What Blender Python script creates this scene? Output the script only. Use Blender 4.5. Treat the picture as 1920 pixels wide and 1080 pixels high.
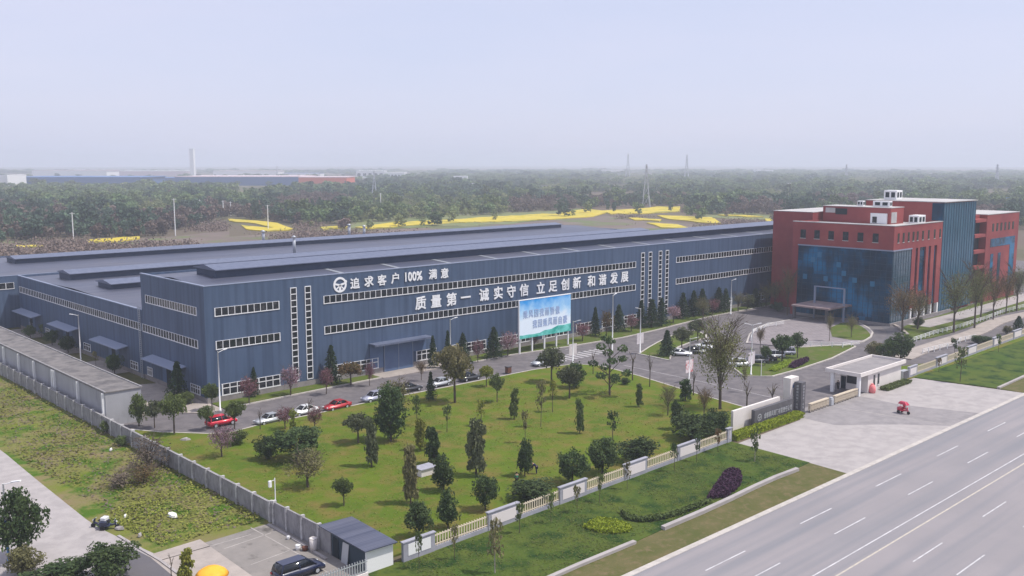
import bpy, bmesh, math, random
import numpy as np
from mathutils import Vector, Matrix
R = math.radians
sc = bpy.context.scene
for o in list(bpy.data.objects): bpy.data.objects.remove(o, do_unlink=True)
COL = sc.collection
# ------------------------------------------------------------------ camera
H, F, HY, VX = 40.0, 1780.0, 305.0, 2870.0      # height, focal length in px (1920 wide), horizon row, vanishing point of +X
pitch = math.atan((540 - HY) / F)
az = math.atan((VX - 960) / math.hypot(F, 540 - HY))
fh = Vector((math.cos(az), math.sin(az), 0)); cr = Vector((math.sin(az), -math.cos(az), 0)); cz = Vector((0, 0, 1))
cf = fh * math.cos(pitch) - cz * math.sin(pitch); cu = fh * math.sin(pitch) + cz * math.cos(pitch)
cam = bpy.data.cameras.new('camera'); camo = bpy.data.objects.new('camera', cam); COL.objects.link(camo)
camo.location = (0, 0, H)
camo.rotation_euler = Matrix((cr, cu, -cf)).transposed().to_euler()
cam.sensor_width = 36; cam.lens = 36 * F / 1920; cam.clip_start = 1; cam.clip_end = 30000
sc.camera = camo
def G(x, y, h=0.0):                              # pixel of the photo -> point on the plane z = h
    v = cf * F + cr * (x - 960) + cu * (540 - y); t = (H - h) / -v.z
    return (v.x * t, v.y * t)
def PX(X, Y, Z):
    q = Vector((X, Y, Z - H)); w = q.dot(cf)
    return (960 + F * q.dot(cr) / w, 540 - F * q.dot(cu) / w)
def hgt(x, y, top):
    X, Y = G(x, y); lo, hi = 0.0, 90.0
    for _ in range(30):
        m = (lo + hi) / 2
        if PX(X, Y, m)[1] > top: lo = m
        else: hi = m
    return lo
def wid(x, y, wpx):
    X, Y = G(x, y); return wpx / F * Vector((X, Y, -H)).dot(cf)
# ------------------------------------------------------------------ world, sun, exposure
SUN_EL, SHADOW = R(61), Vector((-0.66, 0.75, 0)).normalized()      # SHADOW: where shadows fall on the ground
sdir = -SHADOW * math.cos(SUN_EL) + cz * math.sin(SUN_EL)          # towards the sun
w = bpy.data.worlds.new('World'); sc.world = w; w.use_nodes = True
nt = w.node_tree; nt.nodes.clear()
sky = nt.nodes.new('ShaderNodeTexSky'); sky.sky_type = 'NISHITA'; sky.sun_disc = False
sky.sun_elevation = SUN_EL; sky.sun_rotation = math.atan2(sdir.x, sdir.y)
sky.air_density = 1.0; sky.dust_density = 2.0; sky.ozone_density = 2.5; sky.altitude = 400
bg = nt.nodes.new('ShaderNodeBackground'); bg.inputs[1].default_value = 0.11
wo = nt.nodes.new('ShaderNodeOutputWorld')
mx = nt.nodes.new('ShaderNodeMix'); mx.data_type = 'RGBA'; mx.inputs[0].default_value = 0.75
tcw = nt.nodes.new('ShaderNodeTexCoord'); mpw = nt.nodes.new('ShaderNodeMapping'); mpw.inputs['Scale'].default_value = (1.5, 1.5, 7); nzw = nt.nodes.new('ShaderNodeTexNoise')
nzw.inputs['Scale'].default_value = 1.6; nzw.inputs['Detail'].default_value = 5; crw = nt.nodes.new('ShaderNodeValToRGB')   # thin uneven milky veil over the clear sky
crw.color_ramp.elements[0].position = 0.3; crw.color_ramp.elements[0].color = (7.0, 7.35, 9.5, 1); crw.color_ramp.elements[1].position = 0.75; crw.color_ramp.elements[1].color = (7.9, 7.8, 9.7, 1)
nt.links.new(tcw.outputs['Generated'], mpw.inputs[0]); nt.links.new(mpw.outputs[0], nzw.inputs[0]); nt.links.new(nzw.outputs[0], crw.inputs[0]); nt.links.new(crw.outputs[0], mx.inputs[7])
nt.links.new(sky.outputs[0], mx.inputs[6]); nt.links.new(mx.outputs[2], bg.inputs[0]); nt.links.new(bg.outputs[0], wo.inputs[0])
sl = bpy.data.lights.new('sun', 'SUN'); sl.energy = 4.1; sl.angle = R(0.8); sl.color = (1.0, 0.95, 0.87)
so = bpy.data.objects.new('sun', sl); COL.objects.link(so); so.location = (100, -100, 300)
so.rotation_euler = sdir.to_track_quat('Z', 'Y').to_euler()
sc.view_settings.view_transform = 'Standard'; sc.view_settings.look = 'None'
sc.view_settings.exposure = 0.0; sc.view_settings.gamma = 1.0
sc.render.engine = 'CYCLES'
cy = sc.cycles; cy.use_denoising = True; cy.max_bounces = 5; cy.diffuse_bounces = 2; cy.glossy_bounces = 3
cy.transmission_bounces = 2; cy.transparent_max_bounces = 4; cy.volume_bounces = 1
cy.use_adaptive_sampling = True; cy.adaptive_threshold = 0.01; cy.sample_clamp_indirect = 4
# ------------------------------------------------------------------ materials
def lin(c): return tuple(c) + (1,) if len(c) == 3 else c
def mat(name, col, rough=0.8, metal=0, spec=0.3, var=None, scale=1.0, var2=None, scale2=0.1, bump=0.0, bscale=8.0, rand=0.0, coat=0.0, detail=6, fac=(0.35, 0.65), fac2=(0.4, 0.6), transl=0, stretch=None, coords='Object'):
    m = bpy.data.materials.new(name); m.use_nodes = True; n = m.node_tree.nodes; l = m.node_tree.links
    b = n['Principled BSDF']; b.inputs['Base Color'].default_value = lin(col)
    b.inputs['Roughness'].default_value = rough; b.inputs['Metallic'].default_value = metal
    b.inputs['Specular IOR Level'].default_value = spec; b.inputs['Coat Weight'].default_value = coat
    cur = None
    tc = n.new('ShaderNodeTexCoord'); src = tc.outputs[coords]
    if coords == 'World':
        pass
    if stretch:
        mp = n.new('ShaderNodeMapping'); mp.inputs['Scale'].default_value = stretch; l.new(src, mp.inputs[0]); srcs = mp.outputs[0]
    else: srcs = src
    def noise(s, d=detail, so=None):
        t = n.new('ShaderNodeTexNoise'); t.inputs['Scale'].default_value = s; t.inputs['Detail'].default_value = d
        t.inputs['Roughness'].default_value = 0.65; l.new(so or srcs, t.inputs['Vector']); return t
    def mixc(a, bcol, f, rng):
        r = n.new('ShaderNodeMapRange'); r.inputs[1].default_value = rng[0]; r.inputs[2].default_value = rng[1]; l.new(f, r.inputs[0])
        x = n.new('ShaderNodeMix'); x.data_type = 'RGBA'; l.new(r.outputs[0], x.inputs[0])
        if a is None: x.inputs[6].default_value = lin(col)
        else: l.new(a, x.inputs[6])
        x.inputs[7].default_value = lin(bcol); return x.outputs[2]
    if var: cur = mixc(cur, var, noise(scale).outputs[0], fac)
    if var2: cur = mixc(cur, var2, noise(scale2, 5).outputs[0], fac2)
    if rand:
        oi = n.new('ShaderNodeObjectInfo'); hs = n.new('ShaderNodeHueSaturation')
        r1 = n.new('ShaderNodeMapRange'); r1.inputs[3].default_value = 1 - rand; r1.inputs[4].default_value = 1 + rand
        l.new(oi.outputs['Random'], r1.inputs[0]); l.new(r1.outputs[0], hs.inputs['Value'])
        r2 = n.new('ShaderNodeMapRange'); r2.inputs[3].default_value = 0.5 - rand * 0.05; r2.inputs[4].default_value = 0.5 + rand * 0.05
        mm = n.new('ShaderNodeMath'); mm.operation = 'FRACT'; m7 = n.new('ShaderNodeMath'); m7.operation = 'MULTIPLY'; m7.inputs[1].default_value = 7.3
        l.new(oi.outputs['Random'], m7.inputs[0]); l.new(m7.outputs[0], mm.inputs[0]); l.new(mm.outputs[0], r2.inputs[0]); l.new(r2.outputs[0], hs.inputs['Hue'])
        if cur is None: hs.inputs['Color'].default_value = lin(col)
        else: l.new(cur, hs.inputs['Color'])
        cur = hs.outputs[0]
    if cur is not None: l.new(cur, b.inputs['Base Color'])
    if bump:
        bp = n.new('ShaderNodeBump'); bp.inputs['Strength'].default_value = bump; bp.inputs['Distance'].default_value = 0.1
        l.new(noise(bscale, 4, src).outputs[0], bp.inputs['Height']); l.new(bp.outputs[0], b.inputs['Normal'])
    if transl:
        tr = n.new('ShaderNodeBsdfTranslucent'); ms = n.new('ShaderNodeMixShader'); ms.inputs[0].default_value = transl
        if cur is not None: l.new(cur, tr.inputs[0])
        else: tr.inputs[0].default_value = lin(col)
        l.new(b.outputs[0], ms.inputs[1]); l.new(tr.outputs[0], ms.inputs[2]); l.new(ms.outputs[0], n['Material Output'].inputs[0])
    m['pcol'] = 1
    return m
M = {}
def sheetmetal(name, col, var, dirt, axis, rib=3.0, rough=0.55, spec=0.35, bumps=0.06, st=(1.1, 1.1, 0.05), amt=0.85, laps=0.0):   # ribbed cladding with vertical weather streaks
    m = mat(name, col, rough=rough, spec=spec, var=var, scale=0.06, fac=(0.3, 0.75))
    n = m.node_tree.nodes; l = m.node_tree.links; b = n['Principled BSDF']
    cur = b.inputs['Base Color'].links[0].from_socket
    tc = n.new('ShaderNodeTexCoord')
    mp = n.new('ShaderNodeMapping'); mp.inputs['Scale'].default_value = st; l.new(tc.outputs['Object'], mp.inputs[0])
    t = n.new('ShaderNodeTexNoise'); t.inputs['Scale'].default_value = 1.0; t.inputs['Detail'].default_value = 7; l.new(mp.outputs[0], t.inputs[0])
    r = n.new('ShaderNodeMapRange'); r.inputs[1].default_value = 0.42; r.inputs[2].default_value = 0.70; r.inputs[4].default_value = amt; l.new(t.outputs[0], r.inputs[0])
    x = n.new('ShaderNodeMix'); x.data_type = 'RGBA'; l.new(r.outputs[0], x.inputs[0]); l.new(cur, x.inputs[6]); x.inputs[7].default_value = lin(dirt)
    l.new(x.outputs[2], b.inputs['Base Color'])
    wv = n.new('ShaderNodeTexWave'); wv.wave_type = 'BANDS'; wv.bands_direction = axis; wv.inputs['Scale'].default_value = rib; l.new(tc.outputs['Object'], wv.inputs[0])
    bp = n.new('ShaderNodeBump'); bp.inputs['Strength'].default_value = bumps; bp.inputs['Distance'].default_value = 0.08
    l.new(wv.outputs[0], bp.inputs['Height']); l.new(bp.outputs[0], b.inputs['Normal'])
    return m
M['clad_front'] = sheetmetal('blue_cladding_front', (0.060, 0.097, 0.172), (0.082, 0.118, 0.192), (0.040, 0.064, 0.118), 'X', rib=1.2)
M['clad_side'] = sheetmetal('blue_cladding_side', (0.060, 0.097, 0.172), (0.082, 0.118, 0.192), (0.040, 0.064, 0.118), 'Y', rib=1.2)
M['roof'] = sheetmetal('grey_blue_roof_sheet', (0.070, 0.082, 0.130), (0.105, 0.104, 0.130), (0.038, 0.046, 0.080), 'X', rib=0.8, rough=0.45, spec=0.5, st=(0.03, 1.3, 1.0), amt=1.0)
M['monitor'] = mat('monitor_sheet', (0.035, 0.055, 0.10), 0.6, var=(0.05, 0.07, 0.12), scale=0.3)
M['monitor_roof'] = sheetmetal('monitor_roof_sheet', (0.115, 0.135, 0.205), (0.14, 0.16, 0.225), (0.08, 0.10, 0.16), 'X', rib=0.8, rough=0.45, spec=0.5)
M['trim'] = mat('pale_trim', (0.25, 0.29, 0.39), 0.5)
M['skylight'] = mat('skylight_strip', (0.26, 0.28, 0.31), 0.5)
M['plinth'] = mat('pale_brick_plinth', (0.30, 0.275, 0.27), 0.9, var=(0.22, 0.20, 0.20), scale=0.8)
M['glass'] = mat('dark_window_glass', (0.012, 0.016, 0.022), 0.12, spec=0.5, var=(0.11, 0.10, 0.11), scale=0.9, fac=(0.5, 0.8))  # lighter noise blotches paint reflections into the pane colour
M['white_frame'] = mat('white_window_frame', (0.78, 0.78, 0.80), 0.5)
M['white'] = mat('white_paint', (0.80, 0.80, 0.80), 0.6)
M['letter'] = mat('white_letter', (0.86, 0.86, 0.88), 0.5)
M['door'] = mat('blue_sliding_door', (0.10, 0.155, 0.27), 0.5, var=(0.085, 0.13, 0.24), scale=0.5)
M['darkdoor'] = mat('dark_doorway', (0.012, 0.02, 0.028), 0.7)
M['redtile'] = mat('red_tile_wall', (0.30, 0.055, 0.052), 0.7, var=(0.34, 0.080, 0.072), scale=0.25, var2=(0.22, 0.042, 0.046), scale2=0.05)
M['redgrey'] = mat('white_roof_surface', (0.52, 0.50, 0.49), 0.8, var=(0.38, 0.375, 0.37), scale=0.2)
M['conc'] = mat('pale_concrete', (0.35, 0.322, 0.315), 0.9, var=(0.305, 0.282, 0.276), scale=0.12, var2=(0.385, 0.355, 0.345), scale2=0.5, bump=0.1)
M['conc_warm'] = mat('warm_paving', (0.40, 0.35, 0.315), 0.9, var=(0.30, 0.265, 0.24), scale=0.4)
M['concdark'] = mat('weathered_concrete_roof', (0.15, 0.142, 0.142), 0.9, var=(0.09, 0.085, 0.088), scale=0.22, var2=(0.20, 0.185, 0.18), scale2=0.5)
M['shedwall'] = mat('grey_render_wall', (0.40, 0.40, 0.42), 0.9, var=(0.30, 0.30, 0.32), scale=0.15, var2=(0.22, 0.22, 0.24), scale2=0.45, fac2=(0.55, 0.8), stretch=(1, 1, 0.4))
M['oldwall'] = mat('old_concrete_wall', (0.26, 0.25, 0.26), 0.95, var=(0.19, 0.18, 0.185), scale=0.5, var2=(0.31, 0.30, 0.305), scale2=1.4, stretch=(1, 1, 0.5))
M['wallpost'] = mat('pale_concrete_post', (0.56, 0.55, 0.55), 0.9, var=(0.30, 0.29, 0.29), scale=1.2)
M['asph'] = mat('yard_asphalt', (0.145, 0.132, 0.137), 0.9, var=(0.18, 0.162, 0.164), scale=0.08, var2=(0.118, 0.108, 0.114), scale2=0.5, bump=0.05)
M['asphL'] = mat('worn_drive_surface', (0.25, 0.232, 0.234), 0.9, var=(0.21, 0.196, 0.20), scale=0.15, var2=(0.28, 0.26, 0.26), scale2=0.5)
M['padconc'] = mat('stained_pad_concrete', (0.27, 0.245, 0.225), 0.9, var=(0.20, 0.185, 0.172), scale=0.25, var2=(0.085, 0.078, 0.072), scale2=0.42, fac2=(0.56, 0.74), detail=8)
M['asphD'] = mat('dark_asphalt', (0.105, 0.10, 0.112), 0.9, var=(0.13, 0.122, 0.13), scale=0.12)
M['kerb'] = mat('pale_kerb_stone', (0.52, 0.48, 0.44), 0.9, var=(0.40, 0.37, 0.34), scale=1.0)
M['line'] = mat('road_marking_white', (0.60, 0.59, 0.60), 0.7, var=(0.40, 0.39, 0.40), scale=1.1)
M['liney'] = mat('road_marking_cream', (0.54, 0.48, 0.40), 0.7, var=(0.38, 0.35, 0.31), scale=1.5)
M['lineF'] = mat('faded_marking', (0.40, 0.37, 0.34), 0.8, var=(0.27, 0.25, 0.235), scale=0.8)
M['lineF2'] = mat('worn_white_marking', (0.50, 0.48, 0.48), 0.8, var=(0.30, 0.285, 0.29), scale=0.8)
M['lawn'] = mat('park_lawn', (0.112, 0.155, 0.014), 0.95, spec=0.1, var=(0.072, 0.120, 0.011), scale=0.11, var2=(0.165, 0.135, 0.036), scale2=0.27, fac2=(0.45, 0.66), bump=0.5, bscale=3, detail=8)
M['lawn2'] = mat('verge_lawn', (0.050, 0.092, 0.014), 0.95, spec=0.1, var=(0.092, 0.115, 0.020), scale=0.13, var2=(0.020, 0.048, 0.010), scale2=0.30, fac2=(0.47, 0.62), bump=0.5, bscale=3, detail=8)
M['lawn3'] = mat('yard_lawn', (0.090, 0.125, 0.018), 0.95, spec=0.1, var=(0.075, 0.105, 0.024), scale=0.2, var2=(0.15, 0.135, 0.06), scale2=0.4, fac2=(0.5, 0.7), bump=0.4, bscale=3)
M['drygrass'] = mat('dry_verge_grass', (0.130, 0.115, 0.050), 0.95, spec=0.1, var=(0.085, 0.095, 0.028), scale=0.25, var2=(0.165, 0.13, 0.07), scale2=0.9, fac2=(0.5, 0.7), bump=0.5, bscale=4)
M['weeds'] = mat('rough_weeds', (0.135, 0.170, 0.020), 0.95, spec=0.1, var=(0.205, 0.160, 0.085), scale=0.16, var2=(0.060, 0.120, 0.010), scale2=0.24, fac2=(0.48, 0.60), bump=0.8, bscale=2.5, detail=9)
M['rape'] = mat('rapeseed_bloom', (0.52, 0.41, 0.030), 0.95, spec=0.1, var=(0.20, 0.22, 0.04), scale=0.035, fac=(0.48, 0.62), var2=(0.56, 0.45, 0.08), scale2=0.12)
M['flower_y'] = mat('yellow_flowering_cover', (0.26, 0.23, 0.012), 0.95, spec=0.1, var=(0.13, 0.15, 0.014), scale=1.2)
# highway: worn pale surface with long darker wheel tracks
def highway_mat():
    m = mat('highway_surface', (0.285, 0.262, 0.268), 0.85, var=(0.245, 0.23, 0.238), scale=0.05, bump=0.03, bscale=20)
    n = m.node_tree.nodes; l = m.node_tree.links; b = n['Principled BSDF']; cur = b.inputs['Base Color'].links[0].from_socket
    tc = n.new('ShaderNodeTexCoord'); mp = n.new('ShaderNodeMapping'); mp.inputs['Scale'].default_value = (0.012, 0.42, 1); l.new(tc.outputs['Object'], mp.inputs[0])
    t = n.new('ShaderNodeTexNoise'); t.inputs['Scale'].default_value = 1.0; t.inputs['Detail'].default_value = 4; l.new(mp.outputs[0], t.inputs[0])
    r = n.new('ShaderNodeMapRange'); r.inputs[1].default_value = 0.42; r.inputs[2].default_value = 0.68; r.inputs[4].default_value = 0.8; l.new(t.outputs[0], r.inputs[0])
    x = n.new('ShaderNodeMix'); x.data_type = 'RGBA'; l.new(r.outputs[0], x.inputs[0]); l.new(cur, x.inputs[6]); x.inputs[7].default_value = (0.185, 0.190, 0.210, 1)
    l.new(x.outputs[2], b.inputs['Base Color']); return m
M['hwy'] = highway_mat()
# countryside: brown soil, dull green, dry plots
def terrain_mat():
    m = bpy.data.materials.new('farmland'); m.use_nodes = True; n = m.node_tree.nodes; l = m.node_tree.links; b = n['Principled BSDF']
    b.inputs['Roughness'].default_value = 0.95; b.inputs['Specular IOR Level'].default_value = 0.1
    tc = n.new('ShaderNodeTexCoord'); v = n.new('ShaderNodeTexVoronoi'); v.inputs['Scale'].default_value = 0.012; l.new(tc.outputs['Object'], v.inputs[0])
    cr_ = n.new('ShaderNodeValToRGB'); el = cr_.color_ramp.elements; el[0].color = (0.07, 0.085, 0.03, 1); el[1].color = (0.17, 0.12, 0.09, 1)
    for p, c in ((0.3, (0.12, 0.13, 0.05, 1)), (0.55, (0.13, 0.095, 0.075, 1)), (0.8, (0.10, 0.12, 0.04, 1))):
        e = el.new(p); e.color = c
    sx = n.new('ShaderNodeSeparateColor'); l.new(v.outputs['Color'], sx.inputs[0]); l.new(sx.outputs[0], cr_.inputs[0])
    t = n.new('ShaderNodeTexNoise'); t.inputs['Scale'].default_value = 0.08; t.inputs['Detail'].default_value = 8; l.new(tc.outputs['Object'], t.inputs[0])
    x = n.new('ShaderNodeMix'); x.data_type = 'RGBA'; l.new(t.outputs[0], x.inputs[0]); l.new(cr_.outputs[0], x.inputs[6]); x.inputs[7].default_value = (0.14, 0.105, 0.085, 1)
    l.new(x.outputs[2], b.inputs['Base Color']); return m
M['terrain'] = terrain_mat()
# paving stones for the entrance court
def paver_mat():
    m = mat('court_pavers', (0.30, 0.27, 0.275), 0.9, var=(0.23, 0.205, 0.215), scale=0.5)
    n = m.node_tree.nodes; l = m.node_tree.links; b = n['Principled BSDF']; cur = b.inputs['Base Color'].links[0].from_socket
    tc = n.new('ShaderNodeTexCoord'); br = n.new('ShaderNodeTexBrick'); br.inputs['Scale'].default_value = 0.35; br.inputs['Mortar Size'].default_value = 0.05
    l.new(tc.outputs['Object'], br.inputs[0]); x = n.new('ShaderNodeMix'); x.data_type = 'RGBA'; x.blend_type = 'MULTIPLY'; x.inputs[0].default_value = 0.35
    l.new(cur, x.inputs[6]); br.inputs['Color1'].default_value = (0.8, 0.7, 0.7, 1); br.inputs['Color2'].default_value = (1, 1, 1, 1); br.inputs['Mortar'].default_value = (0.4, 0.4, 0.4, 1)
    l.new(br.outputs[0], x.inputs[7]); l.new(x.outputs[2], b.inputs['Base Color']); return m
M['paver'] = paver_mat()
# leaves and bark
def leaf(name, c, v, rand=0.18, tr=0.25): M[name] = mat(name, c, 0.75, spec=0.25, var=v, scale=5.0, rand=rand, transl=tr, detail=3, fac=(0.4, 0.62))
leaf('leaf_dark', (0.047, 0.082, 0.029), (0.092, 0.133, 0.044))
leaf('leaf_mid', (0.089, 0.125, 0.037), (0.146, 0.186, 0.055))
leaf('leaf_grey', (0.090, 0.109, 0.052), (0.143, 0.156, 0.082))
leaf('leaf_olive', (0.161, 0.154, 0.063), (0.224, 0.203, 0.098))
leaf('leaf_yellow', (0.184, 0.216, 0.035), (0.296, 0.296, 0.056))
leaf('leaf_conifer', (0.030, 0.058, 0.028), (0.062, 0.096, 0.045))
leaf('leaf_plum', (0.173, 0.075, 0.087), (0.285, 0.150, 0.165))
leaf('leaf_blossom', (0.446, 0.297, 0.351), (0.230, 0.135, 0.135))
leaf('leaf_bronze', (0.203, 0.119, 0.056), (0.140, 0.119, 0.049))
leaf('leaf_willow', (0.150, 0.175, 0.055), (0.20, 0.19, 0.085))
leaf('leaf_hedge', (0.332, 0.390, 0.023), (0.215, 0.312, 0.027))
leaf('leaf_purple', (0.047, 0.019, 0.047), (0.081, 0.030, 0.068))
leaf('leaf_brush', (0.158, 0.123, 0.093), (0.240, 0.188, 0.150))
leaf('far_green', (0.114, 0.167, 0.068), (0.181, 0.237, 0.095), 0.35, 0.1)
leaf('far_dark', (0.059, 0.103, 0.067), (0.099, 0.149, 0.089), 0.25, 0.1)
leaf('far_light', (0.216, 0.259, 0.095), (0.284, 0.301, 0.129), 0.25, 0.1)
leaf('far_brown', (0.158, 0.117, 0.093), (0.203, 0.158, 0.128), 0.3, 0.1)
leaf('tuft_lawn', (0.175, 0.190, 0.030), (0.24, 0.225, 0.06)); leaf('tuft_verge', (0.085, 0.125, 0.025), (0.13, 0.15, 0.035))
M['bark'] = mat('bark', (0.075, 0.055, 0.042), 0.95, var=(0.12, 0.095, 0.075), scale=3)
M['bark_pale'] = mat('bark_limewashed', (0.42, 0.38, 0.33), 0.95, var=(0.24, 0.20, 0.17), scale=3)
M['metalgrey'] = mat('galvanised_metal', (0.50, 0.52, 0.55), 0.4, metal=0.3)
M['black'] = mat('black_rubber', (0.012, 0.012, 0.013), 0.7)
M['dark'] = mat('dark_grey_stone', (0.085, 0.082, 0.092), 0.6, var=(0.12, 0.115, 0.125), scale=0.8)
M['cream'] = mat('cream_wall', (0.76, 0.71, 0.67), 0.8, var=(0.68, 0.63, 0.60), scale=0.5)
M['railcream'] = mat('cream_railing', (0.66, 0.57, 0.44), 0.6)
M['fencegrey'] = mat('grey_fence_plinth', (0.36, 0.36, 0.41), 0.9, var=(0.28, 0.28, 0.32), scale=0.8)
M['panelwhite'] = mat('white_fence_panel', (0.72, 0.66, 0.655), 0.8)
M['rust'] = mat('rust_brown', (0.14, 0.06, 0.04), 0.9)
# ------------------------------------------------------------------ builders
def tag(o, label=None, cat=None, group=None, kind=None):
    if label: o['label'] = label
    if cat: o['category'] = cat
    if group: o['group'] = group
    if kind: o['kind'] = kind
    return o
def thing(name, label, cat, loc=(0, 0, 0), rz=0.0, group=None):
    o = bpy.data.objects.new(name, None); COL.objects.link(o); o.location = loc; o.rotation_euler = (0, 0, rz); o.empty_display_size = 0.5
    return tag(o, label, cat, group)
class MB:
    def __init__(s, ox=0, oy=0, oz=0): s.v = []; s.f = []; s.o = (ox, oy, oz)
    def add(s, vs, fs):
        b = len(s.v); s.v += [(x - s.o[0], y - s.o[1], z - s.o[2]) for x, y, z in vs]; s.f += [tuple(b + i for i in f) for f in fs]; return s
    def box(s, x0, y0, z0, x1, y1, z1):
        x0, x1 = min(x0, x1), max(x0, x1); y0, y1 = min(y0, y1), max(y0, y1)
        return s.add([(x0, y0, z0), (x1, y0, z0), (x1, y1, z0), (x0, y1, z0), (x0, y0, z1), (x1, y0, z1), (x1, y1, z1), (x0, y1, z1)],
                     [(0, 3, 2, 1), (4, 5, 6, 7), (0, 1, 5, 4), (1, 2, 6, 5), (2, 3, 7, 6), (3, 0, 4, 7)])
    def bar(s, a, b, wd, ht, up=(0, 0, 1)):                       # box beam between two points
        a, b = Vector(a), Vector(b); d = (b - a).normalized(); u = Vector(up)
        if abs(d.dot(u)) > 0.99: u = Vector((1, 0, 0))
        r = d.cross(u).normalized() * wd / 2; u2 = r.cross(d).normalized() * ht / 2
        vs = [a - r - u2, a + r - u2, a + r + u2, a - r + u2, b - r - u2, b + r - u2, b + r + u2, b - r + u2]
        return s.add([tuple(x) for x in vs], [(0, 1, 2, 3), (7, 6, 5, 4), (0, 4, 5, 1), (1, 5, 6, 2), (2, 6, 7, 3), (3, 7, 4, 0)])
    def tube(s, pts, rad, n=6, cap=True):
        pts = [Vector(p) for p in pts]; rings = []
        rad = rad if isinstance(rad, (list, tuple)) else [rad] * len(pts); vs = []; fs = []
        for i, p in enumerate(pts):
            d = (pts[min(i + 1, len(pts) - 1)] - pts[max(i - 1, 0)]).normalized()
            u = Vector((0, 0, 1)) if abs(d.z) < 0.9 else Vector((1, 0, 0)); a = d.cross(u).normalized(); b = d.cross(a)
            for k in range(n):
                t = 2 * math.pi * k / n; vs.append(tuple(p + (a * math.cos(t) + b * math.sin(t)) * rad[i]))
        for i in range(len(pts) - 1):
            for k in range(n): fs.append((i * n + k, i * n + (k + 1) % n, (i + 1) * n + (k + 1) % n, (i + 1) * n + k))
        if cap: fs.append(tuple(range(n))); fs.append(tuple((len(pts) - 1) * n + k for k in reversed(range(n))))
        return s.add(vs, fs)
    def lathe(s, cx, cy, prof, n=12):                             # prof: (radius, z)
        vs = [(cx + r * math.cos(2 * math.pi * k / n), cy + r * math.sin(2 * math.pi * k / n), z) for r, z in prof for k in range(n)]
        fs = [(i * n + k, i * n + (k + 1) % n, (i + 1) * n + (k + 1) % n, (i + 1) * n + k) for i in range(len(prof) - 1) for k in range(n)]
        fs.append(tuple(reversed(range(n)))); fs.append(tuple((len(prof) - 1) * n + k for k in range(n)))
        return s.add(vs, fs)
    def prism(s, poly, z0, z1):
        n = len(poly)
        if sum(poly[i][0] * poly[(i + 1) % n][1] - poly[(i + 1) % n][0] * poly[i][1] for i in range(n)) < 0: poly = poly[::-1]
        return s.add([(x, y, z0) for x, y in poly] + [(x, y, z1) for x, y in poly],
                     [tuple(reversed(range(n))), tuple(range(n, 2 * n))] + [(i, (i + 1) % n, n + (i + 1) % n, n + i) for i in range(n)])
    def mesh(s, name, m, smooth=False):
        me = bpy.data.meshes.new(name); me.from_pydata(s.v, [], s.f); me.materials.append(M[m] if isinstance(m, str) else m)
        if smooth: me.polygons.foreach_set('use_smooth', [True] * len(me.polygons))
        me.update(); return me
    def build(s, name, m, parent=None, smooth=False, bevel=0):
        o = bpy.data.objects.new(name, s.mesh(name, m, smooth)); COL.objects.link(o); o.parent = parent
        if bevel:
            b = o.modifiers.new('bevel', 'BEVEL'); b.width = bevel; b.segments = 2; b.limit_method = 'ANGLE'
        return o
def mb(parent=None):
    return MB(*parent.location) if parent else MB()
def link(name, me, parent=None):
    o = bpy.data.objects.new(name, me); COL.objects.link(o); o.parent = parent; return o
def dup(root, loc, rz=None, label=None, scale=None):
    r = root.copy(); COL.objects.link(r); r.location = loc
    if rz is not None: r.rotation_euler = (0, 0, rz)
    if label: r['label'] = label
    if scale: r.scale = scale
    for ch in list(root.children):
        c = ch.copy(); COL.objects.link(c); c.parent = r
        for g in list(ch.children):
            d = g.copy(); COL.objects.link(d); d.parent = c
    return r
def struct(name, m, poly, z0, z1): return tag(MB().prism(poly, z0, z1).build(name, m), kind='structure')
def GP(*pts): return [G(*p) for p in pts]
def strip(pts, wd, z0, z1, mbx=None):                              # kerb / wall along a ground polyline
    b = mbx or MB(); n = len(pts)
    L = []; Rr = []
    for i in range(n):
        a = Vector(pts[max(i - 1, 0)]); c = Vector(pts[min(i + 1, n - 1)]); d = (c - a).normalized(); nn = Vector((-d.y, d.x)) * wd / 2
        p = Vector(pts[i]); L.append(p + nn); Rr.append(p - nn)
    vs = [(p.x, p.y, z) for z in (z0, z1) for q in (L, Rr) for p in q]
    fs = []
    for i in range(n - 1):
        a, b_, c, d = i, i + 1, n + i, n + i + 1
        fs += [(c, d, b_, a), (2 * n + a, 2 * n + b_, 2 * n + d, 2 * n + c), (a, b_, 2 * n + b_, 2 * n + a), (d, c, 2 * n + c, 2 * n + d)]
    fs += [(0, 2 * n, 3 * n, n), (n - 1, 2 * n - 1, 4 * n - 1, 3 * n - 1)]
    return b.add(vs, fs)
def smooth_pts(pts, it=2):
    for _ in range(it):
        q = [pts[0]]
        for a, b in zip(pts, pts[1:]):
            q += [(a[0] * .75 + b[0] * .25, a[1] * .75 + b[1] * .25), (a[0] * .25 + b[0] * .75, a[1] * .25 + b[1] * .75)]
        pts = q + [pts[-1]]
    return pts
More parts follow.
